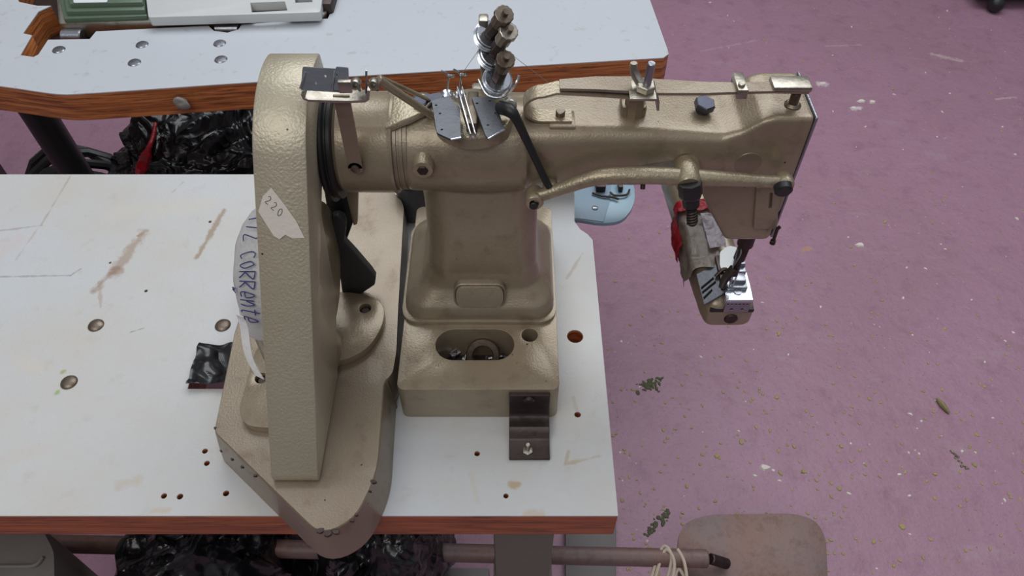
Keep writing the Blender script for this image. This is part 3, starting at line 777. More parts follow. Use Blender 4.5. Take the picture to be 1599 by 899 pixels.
# flat strap on the barrel with screw
def barp(x, ang, r=.0475): a = math.radians(ang); return AX+V(x, -r*math.cos(a), r*math.sin(a))
YB = .5110
pe = V(-.1366, YB, PY(555, 262, YB).z); nd = V(0, -1, 0)
bm = B(); strip(bm, [V(-.1360, YB, T+.350), V(-.1362, YB, T+.31), V(pe.x, YB, pe.z)], [V(.0066, 0, 0), V(.0064, 0, 0), V(.0062, 0, 0)], .0018)
cyl(bm, pe+V(0, .0009, 0), pe-V(0, .0009, 0), .0064, 24, 0)
cyl(bm, pe+V(0, .004, 0), pe, .004, 12, 0)
stp = obj('strap', bm, M_plate, sm)
bm = B(); lathe(bm, pe+nd*.0005, nd, [(0, .0040), (.0018, .0038), (.0026, .002)], 20); obj('strap_screw', bm, M_rusty, stp)
# bolt at the neck
pb = PY(660, 267, .509)
bm = B(); lathe(bm, V(pb.x, .540, pb.z), V(0, -1, 0), [(0, .0095), (.027, .0095), (.030, .0085), (.0302, .0055)], 28); nb = obj('neck_boss', bm, M_lever, sm)
bm = B(); hexnut(bm, V(pb.x, .512, pb.z), V(pb.x, .5085, pb.z), .0050); obj('hex_screw', bm, M_darksteel, nb)

# grey rounded cap behind the column
bm = B(); bmesh.ops.create_uvsphere(bm, u_segments=32, v_segments=20, radius=1)
for v in bm.verts: v.co = V(v.co.x*.027, v.co.y*.03, v.co.z*.035)+V(-.126, .735, T+.082)
cyl(bm, V(-.128, .735, T), V(-.128, .735, T+.075), .022)
tag(obj('rounded_cap', bm, M_greycap, origin=V(-.128, .735, T)), 'dark grey rounded cap between the machine column and the beige base', 'cap')

# ---- thread guide bracket, on top of the barrel
YG = .512
G = lambda x, y, o=0: PY(x, y, YG+o)
bm = B()
strip(bm, [G(474, 139), G(477, 146), G(484, 149), G(540, 151), G(571, 150), G(576, 147), G(577, 133)], V(0, .007, 0), .0022)
br_ = obj('guide_bracket', bm, M_nickel, sm)
def platev(bm, c1, c2, h, tilt, holes_n, th=.0015):
    """upright plate from c1 to c2 (bottom edge), height h, leaning back by tilt"""
    d = (c2-c1); l = d.length; d.normalize(); up = V(0, math.sin(tilt), math.cos(tilt)); nn = d.cross(up)
    hs = [circ(l*(i+.6)/(holes_n+.2), h*(.66 if i % 2 == 0 else .34), .0011, 8) for i in range(holes_n)] if holes_n else []
    prism(bm, roundpoly([(0, 0), (l, 0), (l+.001, h), (.004, h)], .0012, 3), hs, lambda u, v, w: c1+d*u+up*v+nn*w, 0, th, .0003, 1)
bm = B(); platev(bm, G(470, 140, -.002), G(536, 144, -.002), .0185, .35, 4); obj('guide_plate', bm, M_sheet, br_)
bm = B(); tube(bm, [G(469, 138, -.003), G(473, 126, -.001), G(477, 112, .002)], .0011, 8); obj('guide_lip', bm, M_chrome, br_)
bm = B(); platev(bm, G(521, 140, -.005), G(546, 142, -.005), .0185, .35, 2); obj('guide_plate', bm, M_sheet, br_)
bm = B(); tube(bm, [G(518, 140, -.005), G(521, 126, -.004), G(523, 110, 0)], .0011, 8); obj('guide_lip', bm, M_chrome, br_)
bm = B(); a, b_ = G(530, 144, -.008), G(548, 126, -.008); box(bm, a.x, b_.x, YG-.010, YG-.005, a.z, b_.z, .001); obj('clip_block', bm, M_nickel, br_)
for xx in (557, 585):
    p = G(xx, 127, -.004); bm = B()
    lathe(bm, p, V(0, -1, .25), [(0, .0036), (.001, .0040), (.008, .0040), (.009, .0034), (.009, .002), (.004, .0018)], 24, True); cyl(bm, p, V(p.x, YG+.002, p.z-.012), .0018, 8); obj('guide_roller', bm, M_nickel, br_)
bm = B(); cyl(bm, G(572, 146), G(572, 110), .0009, 8, 0); obj('guide_pin', bm, M_steel, br_)
bm = B(); cyl(bm, G(590, 124, .004), V(-.068, AY-.012, T+.300), .0034, 16); cyl(bm, G(592, 120, .008), V(-.073, AY+.002, T+.308), .0018, 12); obj('guide_rod', bm, M_lever, br_)

# ---- thread plates on the body top
ZP = T+.306
bm = B()
c1_ = PZ(735, 187, ZP)
lathe(bm, V(c1_.x+.002, c1_.y+.014, ZP-.014), V(0, 0, 1), [(0, .0365), (.009, .0355), (.0115, .0345), (.0125, .033)], 40)
mt = obj('thread_plate_mount', bm, M_lever, sm)
def zpoly(pts, z): return [tuple(PZ(*q, z).xy) for q in pts]
ZQ = T+.316
for pts, mh in (([(674, 158), (700, 150), (718, 168), (720, 215), (704, 218), (682, 208)], [(687, 178), (690, 203), (681, 165)]),
            ([(736, 152), (768, 152), (777, 170), (788, 202), (762, 217), (758, 212)], [(745, 162), (765, 158), (774, 177), (762, 196)])):
    bm = B(); prism(bm, roundpoly(zpoly(pts, ZQ), .002, 3), [circ(*PZ(q[0], q[1], ZQ).xy, .0011, 8) for q in mh], flat, ZQ-.0015, ZQ+.0006, .0004, 1)
    pl = obj('thread_plate', bm, M_sheet2, mt)
    bm = B(); a, b_, c_ = [PZ(*q, ZQ) for q in (pts[-2], pts[-1], pts[3])]
    tube(bm, [PZ(*pts[3], ZQ+.001), PZ(*pts[4], ZQ+.001)], .0009, 6); obj('plate_lip', bm, M_chrome, pl)
    cc = PZ(sum(q[0] for q in pts)/6, sum(q[1] for q in pts)/6, ZQ)
    bm = B(); cyl(bm, V(cc.x, cc.y, ZP-.003), V(cc.x, cc.y, ZQ-.001), .006); obj('plate_stud', bm, M_rusty, pl)
# centre take-up blades
bm = B()
for off in (0, .004):
    a = PZ(713, 136, ZQ+.016)+V(off, 0, 0); b_ = PZ(733, 200, ZQ)+V(off, 0, 0)
    prism(bm, [(0, 0), ((b_-a).length, 0), ((b_-a).length, .006), (.0, .013)], [], (lambda a_, d_: (lambda u, v, w: a_+d_*u+V(w, 0, 0)+V(0, 0, v-.012)))(a, (b_-a).normalized()), 0, .0014, .0003, 1)
obj('take_up_blade', bm, M_chrome, mt)
bm = B(); box(bm, c1_.x-.003, c1_.x+.006, c1_.y-.015, c1_.y+.03, ZP-.003, ZP+.008, .001); obj('blade_holder', bm, M_rusty, mt)
# small thread eyelets
for (px, py, px2, py2, kk) in ((698, 148, 700, 118, 1), (718, 150, 719, 116, 2)):
    a = PZ(px, py, T+.306); b_ = PY(px2, py2, a.y)
    bm = B(); tube(bm, [a, a.lerp(b_, .5), b_, b_+V(-.006, .0, .005)], .0010, 8, 3); tube(bm, [b_, b_+V(.003, -.002, .001), b_+V(.005, 0, 0)], .0013, 8, 3)
    lathe(bm, a+V(0, 0, -.002), V(0, 0, 1), [(0, .0055), (.004, .0055), (.006, .003)], 16)
    obj('thread_eyelet', bm, M_chrome, mt)
# bent chrome wing on the left of the mount
bm = B(); q = zpoly([(643, 157), (652, 150), (672, 148), (690, 145), (692, 153), (676, 160), (664, 168), (658, 163), (644, 163)], T+.307)
prism(bm, roundpoly(q, .001, 2), [], flat, T+.306, T+.308, .0005, 1); obj('thread_hook', bm, M_bluesteel, mt)
bm = B(); tube(bm, [PZ(645, 163, T+.309), PZ(655, 165, T+.31), PZ(662, 170, T+.308), PZ(671, 161, T+.311)], .001, 8, 3)
lathe(bm, PZ(661, 168, T+.290), V(0, -.3, 1), [(0, .012), (.008, .011), (.012, .006)], 20); obj('hook_wire', bm, M_nickel, mt)

# ---- three thread tensions on an upright
bm = B(); xb_ = PY(757, 120, .59).x
box(bm, xb_-.0035, xb_+.0045, .583, .595, T+.285, T+.372, .0015); box(bm, xb_-.012, xb_+.02, .575, .597, T+.285, T+.302, .002)
tb = obj('tension_bracket', bm, M_nickel, sm)
def tension(px, py, ex, ey, yy, top_mat):
    a = PY(px, py, yy)
    e_ = PY(ex, ey, yy-.022)
    d = (e_-a).normalized(); ln_ = (e_-a).length
    bm = B(); lathe(bm, a-d*.008, d, [(0, .003), (ln_*.5, .003), (ln_+.008, .0028), (ln_+.013, .0026)], 12)
    t_ = obj('tension_post', bm, M_rusty, tb)
    bm = B()
    for k_, (o_, r_) in enumerate(((-.004, .0125), (-.001, .0135), (.002, .0135), (.0045, .012))):
        lathe(bm, a+d*o_, d, [(0, r_*.5), (.0004, r_*.9), (.0012, r_), (.0018, r_*.93), (.0014, r_*.5)], 28)
    obj('tension_disc', bm, M_chrome, t_)
    bm = B(); u, v = frame(d); K = 70; l0, l1 = .006, ln_*.62
    tube(bm, [a+d*(l0+(l1-l0)*i/K)+(u*math.cos(i*.9)+v*math.sin(i*.9))*.0052 for i in range(K+1)], .0009, 6); obj('spring', bm, M_darksteel, t_)
    bm = B(); n = 24; u, v = frame(d)
    rings = []
    for (s_, r_) in ((ln_*.6, .006), (ln_*.6+.001, .0068), (ln_-.006, .0068), (ln_-.005, .0082), (ln_-.0005, .0082), (ln_, .0075)):
        rings.append([a+d*s_+(u*math.cos(2*PI*i/n)+v*math.sin(2*PI*i/n))*(r_*(1 if i % 2 else .93)) for i in range(n)])
    loft(bm, rings); obj('thumb_nut', bm, top_mat, t_)
tension(763, 58, 788, 22, .583, M_rusty)
tension(768, 88, 795, 48, .580, M_nickel)
tension(776, 127, 790, 92, .574, M_rusty)
# curved wire at the third tension
a = PY(776, 130, .570); bm = B(); tube(bm, [a+V(-.016, 0, .004), a+V(-.008, -.012, -.004), a+V(.006, -.014, -.004), a+V(.016, -.004, .002), a+V(.019, 0, .008)], .0013, 8, 5); obj('check_wire', bm, M_chrome, tb)
# thin threads
bm = B(); p1, p2, p3 = PY(719, 118, .56), PY(752, 72, .58), PY(800, 80, .60)
tube(bm, [p1, p2], .00022, 5); tube(bm, [PY(792, 80, .585), PY(868, 138, .57)], .00022, 5)
obj('thread', bm, M_pencil, tb, label='thin grey thread')

# ---- black oil tube
bm = B(); tube(bm, [PY(783, 168, .535), PY(795, 172, .522), PY(806, 185, .518), PY(822, 218, .518), PY(838, 252, .516), PY(852, 282, .514), PY(858, 292, .512)], [.006, .006, .0042, .0036, .0033, .0033, .0031], 12, 6)
obj('oil_tube', bm, M_black, sm)
bm = B(); p = PY(796, 166, .535); cyl(bm, p+V(0, .012, -.006), p+V(0, -.004, .003), .006); obj('tube_elbow', bm, M_nickel, sm)

# ---- leaf spring over the arm
zt = T+.297
def yz(px, py, y): return PY(px, py, y)
YS = .550
pts = []
lo = PY(893, 189, YS-.006); lo2 = PY(842, 188, YS-.006)
up_z = PY(866, 147, YS-.004).z; lo_z = lo2.z
xl = PY(822, 168, YS-.006).x
cr_ = (up_z-lo_z)/2
pts = [V(lo.x, YS, lo_z), V(lo2.x+.01, YS, lo_z)]
for i in range(13):
    a = -PI/2-PI*i/12; pts.append(V(xl+cr_*1.05+.001+(cr_*1.25)*math.cos(a), YS, (up_z+lo_z)/2+cr_*math.sin(a)))
bm = B()
u1 = [V(PY(x, y, YS-.008).x, YS, PY(x, y, YS-.008).z) for x, y in ((870, 146), (930, 149), (985, 153), (1022, 156))]
strip(bm, pts+u1, V(0, .0085, 0), .0022)
ls = obj('leaf_spring', bm, M_lever, sm)
bm = B(); px_l = [(874, 145), (930, 146), (985, 149), (1030, 152), (1100, 152), (1157, 150), (1205, 149), (1262, 150)]
strip(bm, [V(PY(x, y, YS-.008).x, YS-.008+w_, PY(x, y, YS-.008).z+.0032) for (x, y), w_ in zip(px_l, (.0065, .009, .0105, .010, .008, .0065, .0068, .0068))], [V(0, w, 0) for w in (.0065, .009, .0105, .010, .008, .0065, .0068, .0068)], .0026)
obj('spring_leaf', bm, M_plate, ls)
bm = B(); a = PY(1205, 150, YS-.008); b_ = PY(1266, 149, YS-.008); box(bm, a.x, b_.x, YS-.008, YS+.010, a.z+.003, a.z+.0085, .0015); obj('bar_end', bm, M_nickel, ls)
bm = B(); a = PY(1243, 150, YS-.002); cyl(bm, V(a.x, YS-.001, T+.308), V(a.x, YS-.001, a.z+.003), .0042); lathe(bm, V(a.x, YS-.001, T+.310), V(0, 0, 1), [(0, .0075), (.003, .0072), (.005, .005)], 20); obj('bar_post', bm, M_rusty, ls)
bm = B(); a = PY(1157, 148, YS-.008); box(bm, a.x-.0045, a.x+.0045, YS-.012, YS+.014, a.z-.002, a.z+.0075, .001); cyl(bm, V(a.x-.001, YS-.006, a.z+.007), V(a.x-.001, YS-.006, a.z+.0105), .003); obj('clip', bm, M_nickel, ls)
# foot of spring and its screw
bm = B(); box(bm, lo.x-.020, lo.x+.003, YS-.014, YS+.010, T+.285, lo_z-.001, .0015); obj('spring_foot', bm, M_ham, sm)
bm = B(); cyl(bm, V(lo.x-.010, YS, lo_z), V(lo.x-.010, YS, lo_z+.006), .0042); obj('spring_screw', bm, M_rusty, ls)
# clamp screw in the middle
cx = PY(1000, 150, YS).x
bm = B(); box(bm, cx-.014, cx+.009, YS+.004, YS+.024, T+.285, T+.306, .004); cyl(bm, V(cx-.002, YS+.009, T+.288), V(cx-.002, YS+.009, up_z+.001), .0090, 8); obj('clamp_boss', bm, M_ham, sm)
bm = B(); a = PY(1022, 150, YS-.012); strip(bm, [V(cx-.012, YS-.006, up_z+.005), V(cx+.010, YS-.006, up_z+.005), V(cx+.012, YS-.006, up_z+.003), V(cx+.013, YS-.006, up_z-.006)], V(0, .013, 0), .002); obj('clamp_plate', bm, M_nickel, ls)
bm = B(); cyl(bm, V(cx+.002, YS-.006, up_z), V(cx+.004, YS-.006, up_z+.032), .0036, 12); obj('clamp_stud', bm, M_steel, ls)
bm = B(); hexnut(bm, V(cx+.0015, YS-.006, up_z+.006), V(cx+.002, YS-.006, up_z+.012), .0085)
tube(bm, [V(cx-.002, YS-.003, up_z+.010), V(cx-.008, YS+.002, up_z+.018), V(cx-.009, YS+.003, up_z+.026)], [.004, .0038, .003], 10, 3); obj('wing_nut', bm, M_nickel, ls)
# hex bolt on arm top
p = PZ(1098, 168, T+.296); bm = B(); hexnut(bm, p, p+V(.001, -.001, .007), .0095); cyl(bm, p+V(0, 0, -.004), p, .006); obj('hex_bolt', bm, M_bluesteel, sm)
bm = B()
# face plate at the right end of the head
prism(bm, [(.531, T+.312), (.599, T+.312), (.599, T+.20), (.588, T+.163), (.533, T+.163)], [], lambda u, v, w: V(w, u, v), .2585, .2612, .0008, 1); obj('face_plate', bm, M_steel, sm)
# round plug on head front
p = PY(1168, 255, .53); bm = B(); lathe(bm, p+V(0, .004, 0), V(0, -1, 0), [(0, .0125), (.0036, .0125), (.0044, .0118)], 36); obj('round_plug', bm, M_plate, sm)
# slotted cover on the head front
bm = B(); a, b_ = PY(1176, 300, .527), PY(1213, 356, .527)
sl0 = PY(1206, 296, .527)
prism(bm, [(PY(1181, 292, .527).x, PY(1181, 292, .527).z), (PY(1219, 290, .527).x, PY(1219, 290, .527).z), (PY(1213, 356, .527).x, PY(1213, 356, .527).z), (PY(1176, 357, .527).x, PY(1176, 357, .527).z)],
      [[(PY(x, y, .527).x, PY(x, y, .527).z) for x, y in ((1202, 300), (1206, 300), (1204, 325), (1200, 325))]], lambda u, v, w: V(u, w, v), .5255, .531, .0012, 2)
obj('slotted_cover', bm, M_ham, sm)
bm = B(); a = PY(1214, 357, .522); b_ = PY(1207, 377, .522); tube(bm, [PY(1218, 354, .522), a, b_], .0018, 8); cyl(bm, b_+V(0, 0, .002), b_+V(0, 0, -.003), .0028); obj('trip_rod', bm, M_darksteel, sm)

# ---- presser lifter lever
YL = .512
bm = B(); q = [(834, 307), (850, 303), (880, 293), (915, 281), (945, 275), (985, 274), (1030, 274), (1075, 277), (1130, 279), (1180, 282), (1222, 284)]
tube(bm, [PY(x, y, YL) for x, y in q], [.0070, .0062, .0062, .0068, .0078, .0082, .0078, .0084, .0070, .0058, .0060], 16, 4)
a = PY(834, 308, YL); lathe(bm, a+V(0, .009, 0), V(0, -1, 0), [(0, .0072), (.004, .0085), (.016, .0085), (.0175, .0075), (.0175, .0045), (.012, .004)], 28)
a = PY(860, 293, YL+.004); bmx = V(a.x, YL+.004, a.z); cyl(bm, bmx+V(0, .01, -.004), bmx+V(0, -.004, 0), .007)
a = PY(1075, 276, YL); lathe(bm, a+V(-.001, .018, .002), V(.0, -1, -.15), [(0, .009), (.012, .0118), (.024, .0118), (.028, .010)], 28)
a = PY(1224, 285, YL); lathe(bm, a+V(0, .010, 0), V(0, -1, 0), [(0, .006), (.006, .0085), (.014, .0085), (.016, .0075)], 24)
lev = obj('lifter_lever', bm, M_lever, sm, smooth=50)
bm = B(); a = PY(1222, 290, YL-.008); lathe(bm, a, V(0, -1, -.2), [(0, .0078), (.006, .0078), (.0075, .006)], 24); obj('lever_knob', bm, M_black, lev)
bm = B(); p = PY(833, 312, YL); cyl(bm, V(p.x, YL-.0035, p.z), V(p.x, YL-.009, p.z), .0042, 20); obj('pivot_hole', bm, M_black, lev)
bm = B(); p = PY(1004, 290, YL-.003); cyl(bm, V(p.x, YL, p.z+.004), V(p.x, YL-.004, p.z-.003), .0022); obj('lever_screw', bm, M_darksteel, lev)
# black nut, rod and spring under the hub
bm = B(); a = PY(1077, 282, YL-.010); d = V(.012, -.014, -.06).normalized()
lathe(bm, a+d*.002, d, [(0, .0105), (.012, .0105), (.014, .0098), (.016, .0078), (.024, .0074)], 8); rn = obj('black_nut', bm, M_black, lev)
bm = B(); cyl(bm, a+d*.022, a+d*.046, .0040, 12); u, v = frame(d)
tube(bm, [a+d*(.026+.018*i/50)+(u*math.cos(i*.8)+v*math.sin(i*.8))*.0046 for i in range(51)], .0009, 6); obj('spring_rod', bm, M_darksteel, rn)
# boss where the lever leaves the arm, and thin linkage bar
bm = B(); a = PY(1072, 258, .53); cyl(bm, V(a.x, .535, a.z), V(a.x, .518, a.z-.002), .0125, 28); obj('lever_boss', bm, M_lever, sm)
bm = B(); strip(bm, [PY(1000, 266, .524), PY(1050, 263, .522), PY(1086, 261, .522)], V(0, .006, 0), .0016); obj('link_bar', bm, M_steel, sm)

# ---- lower cylinder arm
bm = B()
def secy(y, xa, xb, za, zb, r): return [V(u, y, v) for u, v in rrect((xa+xb)/2, (za+zb)/2, (xb-xa)/2, (zb-za)/2, r, 6)]
loft(bm, [secy(y, a, b, T+c, T+d, r) for y, a, b, c, d, r in (
    (.5300, .2210, .2680, .0215, .052, .009), (.533, .2175, .2705, .0185, .056, .011), (.545, .2140, .2710, .019, .062, .012), (.60, .2075, .266, .020, .065, .014), (.68, .202, .263, .016, .07, .02), (.80, .192, .262, .012, .075, .024), (.835, .19, .26, .015, .073, .024))])
loft(bm, [secx(x, a, b, T+c, T+d, .015) for x, a, b, c, d in ((-.05, .775, .825, .020, .072), (.1, .775, .825, .025, .072), (.23, .775, .83, .025, .072))])
loft(bm, [secy(y, a, b, T+c, T+d, .015) for y, a, b, c, d in ((.62, -.09, .02, .002, .09), (.70, -.08, .01, .002, .085), (.82, -.075, .0, .002, .073))])
la = obj('cylinder_arm', bm, M_ham, sm, smooth=60)
m = la.modifiers.new('r', 'REMESH'); m.mode = 'VOXEL'; m.voxel_size = .003; m.use_smooth_shade = True
m = la.modifiers.new('s', 'SMOOTH'); m.iterations = 5; m.factor = .5
# end screw, dark groove
def on(y, px, py): return PY(px, py, y)
p = PY(1141, 497, .530)
bm = B(); cyl(bm, V(p.x, .534, p.z), V(p.x, .5280, p.z), .0075, 24); es = obj('end_screw', bm, M_darksteel, la)
bm = B(); a = PY(1109, 485, .530); box(bm, a.x, .2690, .5294, .536, a.z-.0025, a.z+.0025, .0008); obj('end_groove', bm, M_black, la)
# needle plate assembly, silver
zt_ = T+.0665
def zp(x, y, z=zt_+.001): return tuple(PZ(x, y, z).xy)
bm = B(); q = [(zp(1131, 466)[0], .5285), (zp(1175, 466)[0], .5285), zp(1172, 450), zp(1160, 405), zp(1140, 405), zp(1131, 440)]
prism(bm, q, [], flat, zt_-.003, zt_+.003, .0006, 1); npl = obj('needle_plate', bm, M_chrome, la)
p = PZ(1152, 456, zt_+.003); bm = B(); cyl(bm, p, p+V(0, 0, .0012), .0042, 20); obj('plate_screw', bm, M_steel, npl)
yfp = .5300
bm = B(); a = PY(1134, 468, yfp); b_ = PY(1174, 468, yfp); zlo = PY(1150, 486, yfp-.0005).z
hs = [circ(a.x+(b_.x-a.x)*(i+.7)/6.6, zt_-.004, .0011, 8) for i in range(6)]+[circ(a.x+(b_.x-a.x)*f, zt_-.0125, .0016, 10) for f in (.3, .72)]
prism(bm, [(a.x, zlo), (b_.x, zlo), (b_.x, zt_), (a.x, zt_)], hs, lambda u, v, w: V(u, w, v), yfp-.002, yfp+.001, .0004, 1); obj('front_plate', bm, M_steel, npl)
bm = B(); box(bm, a.x+.002, b_.x-.002, yfp+.001, yfp+.003, zlo+.001, zt_-.004); obj('front_plate_back', bm, M_label, npl)
# stepped foot (presser) blocks
bm = B()
for (xa, xb, ya_, h0, h1) in ((1137, 1168, 449, .003, .008), (1142, 1166, 438, .003, .014), (1146, 1166, 424, .003, .012), (1150, 1165, 412, .003, .018)):
    p, q_ = PZ(xa, ya_, zt_+h1), PZ(xb, ya_, zt_+h1); box(bm, p.x, q_.x, p.y, p.y+.012, zt_+h0, zt_+h1, .0008)
obj('presser_foot', bm, M_steel, sm)
# white guard disc behind the needle
bm = B(); q = [zp(x, y, zt_+.012) for x, y in ((1124, 393), (1138, 383), (1152, 386), (1158, 400), (1150, 418), (1130, 424), (1124, 415))]
prism(bm, roundpoly(q, .004), [], flat, zt_-.004, zt_+.012, .001, 1); obj('looper_cover', bm, M_whitepaint, la)
# needle bar and clamp
bm = B(); a = PY(1163, 382, .555); b_ = PY(1155, 405, .553); cyl(bm, a+V(0, 0, .03), a, .0085); cyl(bm, a, V(a.x-.002, .553, b_.z), .0062); c_ = V(a.x-.004, .548, zt_+.022); cyl(bm, V(a.x-.002, .553, b_.z), c_, .004)
tube(bm, [c_+V(-.002, 0, .012), c_+V(-.010, -.005, .0), c_+V(-.014, -.012, -.008)], [.005, .0045, .003], 10, 3); obj('needle_bar', bm, M_darksteel, sm)
for dx_ in (-.004, 0, .004):
    bm = B(); tube(bm, [c_+V(dx_, 0, .01), c_+V(dx_-.003, -.004, -.019)], .0008, 6); obj('needle', bm, M_chrome, sm)
# wire thread guides
bm = B(); tube(bm, [PY(1152, 388, .55), PY(1148, 404, .545), PY(1144, 418, .54)], .0008, 6, 3); tube(bm, [PY(1157, 388, .55), PY(1156, 398, .545), PY(1146, 414, .54)], .0008, 6, 3); obj('needle_thread_wire', bm, M_steel, sm)
# slotted side plate on the left flank
bm = B()
Ta = [PZ(1088, 430, T+.060), PZ(1124, 412, T+.0715), PZ(1133, 458, T+.0705), PZ(1100, 478, T+.058)]
o_ = Ta[0]; du = (Ta[1]-Ta[0]); dvv = (Ta[3]-Ta[0]); lu, lw = du.length, dvv.length; du.normalize(); dvv.normalize(); nn = du.cross(dvv).normalized()
if nn.z < 0: nn = -nn
hs = [[(lu*.05, lw*f), (lu*.05, lw*(f+.07)), (lu*w_, lw*(f-.05)), (lu*w_, lw*(f-.12))] for f, w_ in ((.46, .62), (.6, .66), (.78, .45))]
prism(bm, [(0, 0), (lu, 0), (lu*.98, lw*.9), (lu*.75, lw*.96), (0, lw)], hs, lambda u, v, w: o_+du*u+dvv*v+nn*w, .0005, .003, .0004, 1); sp = obj('slotted_side_plate', bm, M_sheet2, la)
bm = B(); prism(bm, [(lu*.04, lw*.25), (lu*.9, lw*.2), (lu*.8, lw*.85), (lu*.04, lw*.92)], [], lambda u, v, w: o_+du*u+dvv*v+nn*w, -.001, .0004); obj('slot_backing', bm, M_black, sp)
# looper parts between foot and side plate
bm = B(); a = PZ(1126, 440, zt_+.004); box(bm, a.x-.002, a.x+.004, a.y-.012, a.y+.035, zt_-.002, zt_+.010, .001); tube(bm, [PZ(1117, 432, zt_+.006), PZ(1130, 420, zt_+.014), PZ(1140, 425, zt_+.012)], .0022, 8, 4); obj('looper', bm, M_darksteel, la)

# red and clouded plastic wrapped round the lower arm
wr = thing('plastic_wrap', tuple(PZ(1088, 380, T+.07)), 'red and clouded plastic scrap wrapped round the lower arm beneath the black nut', 'plastic wrap')
def wrap(bm, ya, yb_, a0, a1, seed, lift=.004, amp=.006):
    n1_, n2_ = 26, 26; g = []
    for i in range(n1_+1):
        row = []
        for j in range(n2_+1):
            y = ya+(yb_-ya)*i/n1_; ang = a0+(a1-a0)*j/n2_
            cx_, cz_ = .235, T+.043
            ca, sa = math.cos(ang), math.sin(ang); k_ = 1/max(abs(ca)/.0290, abs(sa)/.0265)*.5+.5/math.sqrt((ca/.029)**2+(sa/.027)**2)
            r_ = k_+lift+amp*(.5+noise.noise(V(y*50, ang*1.7, seed)))+amp*.5*noise.noise(V(y*150, ang*5, seed+3))
            row.append(bm.verts.new((cx_-(y-.51)*.03+r_*ca, y+.006*noise.noise(V(ang*2, seed, i*.2)), cz_+r_*sa)))
        g.append(row)
    for a, b_ in zip(g, g[1:]):
        for i in range(n2_): bm.faces.new((a[i], a[i+1], b_[i+1], b_[i]))
    bmesh.ops.solidify(bm, geom=bm.faces[:], thickness=.0005)
bm = B(); wrap(bm, .575, .675, PI*.45, PI*1.1, 2.0, .0015, .003); obj('film', bm, plain('smoked_film', (150, 136, 124), .25, (60, .002), var=.3), wr, smooth=60)
bm = B(); wrap(bm, .618, .668, PI*.82, PI*1.12, 5.0, .0045, .003); obj('red_band', bm, M_red, wr, smooth=60)
bm = B(); wrap(bm, .664, .680, PI*.35, PI*.85, 8.0, .006, .003); obj('red_band', bm, M_red, wr, smooth=60)
bm = B(); wrap(bm, .60, .655, PI*.36, PI*.56, 9.0, .0045, .006); obj('white_film', bm, M_pinkfilm, wr, smooth=60)

# ================================================================== loose hardware in the pit
p = PZ(754, 553, T+.0235)
bm = B(); d = V(.03, -.8, .6).normalized(); u, v = frame(d)
loft(bm, [[p+d*t_+(u*math.cos(2*PI*k_/36)+v*math.sin(2*PI*k_/36))*r_ for k_ in range(36)] for t_, r_ in ((0, .0185), (.005, .0185), (.006, .0175), (.006, .0120), (.005, .0110), (0, .0110), (0, .0185))], False)
tag(obj('steel_ring', bm, M_rusty, origin=p-V(0, 0, .0165)), 'rusty steel ring lying in the oval pit of the machine base', 'ring')
for i, (x, y, a, l) in enumerate(((708, 552, .6, .014), (725, 556, 1.2, .012), (762, 556, .1, .016), (784, 552, -.5, .010), (697, 548, -.2, .012))):
    p = PZ(x, y, T+.02); d = V(math.cos(a), math.sin(a), .15).normalized()
    bm = B(); cyl(bm, V(p.x, p.y+.004, T+.010), V(p.x, p.y+.004, T+.010)+d*l, .0019, 10); hexnut(bm, V(p.x, p.y+.004, T+.010)-d*.003, V(p.x, p.y+.004, T+.010), .0036)
    o = obj('small_screw', bm, M_steel, origin=V(p.x, p.y+.004, T+.007)); tag(o, 'small steel screw loose in the oval pit of the machine base', 'screw', 'loose screws in the oval pit')

# bracket holding the base block
bx0, bx1 = PZ(795, 700, T).x, PZ(858, 700, T).x
bo = thing('clamp_bracket', ((bx0+bx1)/2, .39, T), 'dark rusty bent steel bracket in front of the machine base block', 'bracket')
w2 = V((bx1-bx0)/2, 0, 0); cx = (bx0+bx1)/2
yw = yf
prof_b = [V(cx, yw-.0025, T+.050), V(cx, yw-.0025, T+.030), V(cx, yw-.003, T+.018), V(cx, yw-.007, T+.012), V(cx, yw-.014, T+.0115), V(cx, yw-.020, T+.0125), V(cx, yw-.0245, T+.010), V(cx, yw-.027, T+.005), V(cx, yw-.031, T+.0028), V(cx, PZ(826, 719, T).y, T+.0028)]
bm = B(); strip(bm, prof_b, w2, .004, .0005); obj('bent_strip', bm, M_darksteel, bo)
p = PY(826, 624, yw-.005); bm = B(); lathe(bm, V(p.x, yw-.004, p.z), V(0, -1, 0), [(0, .0058), (.002, .0058), (.004, .004), (.0045, .001)], 20); obj('round_screw', bm, M_darksteel, bo)
p = PZ(824, 704, T+.005); bm = B(); cyl(bm, p, p+V(0, 0, .014), .0024, 12); lathe(bm, p-V(0, 0, .001), V(0, 0, 1), [(0, .0058), (.003, .0055), (.004, .003)], 6); obj('stud', bm, M_nickel, bo)

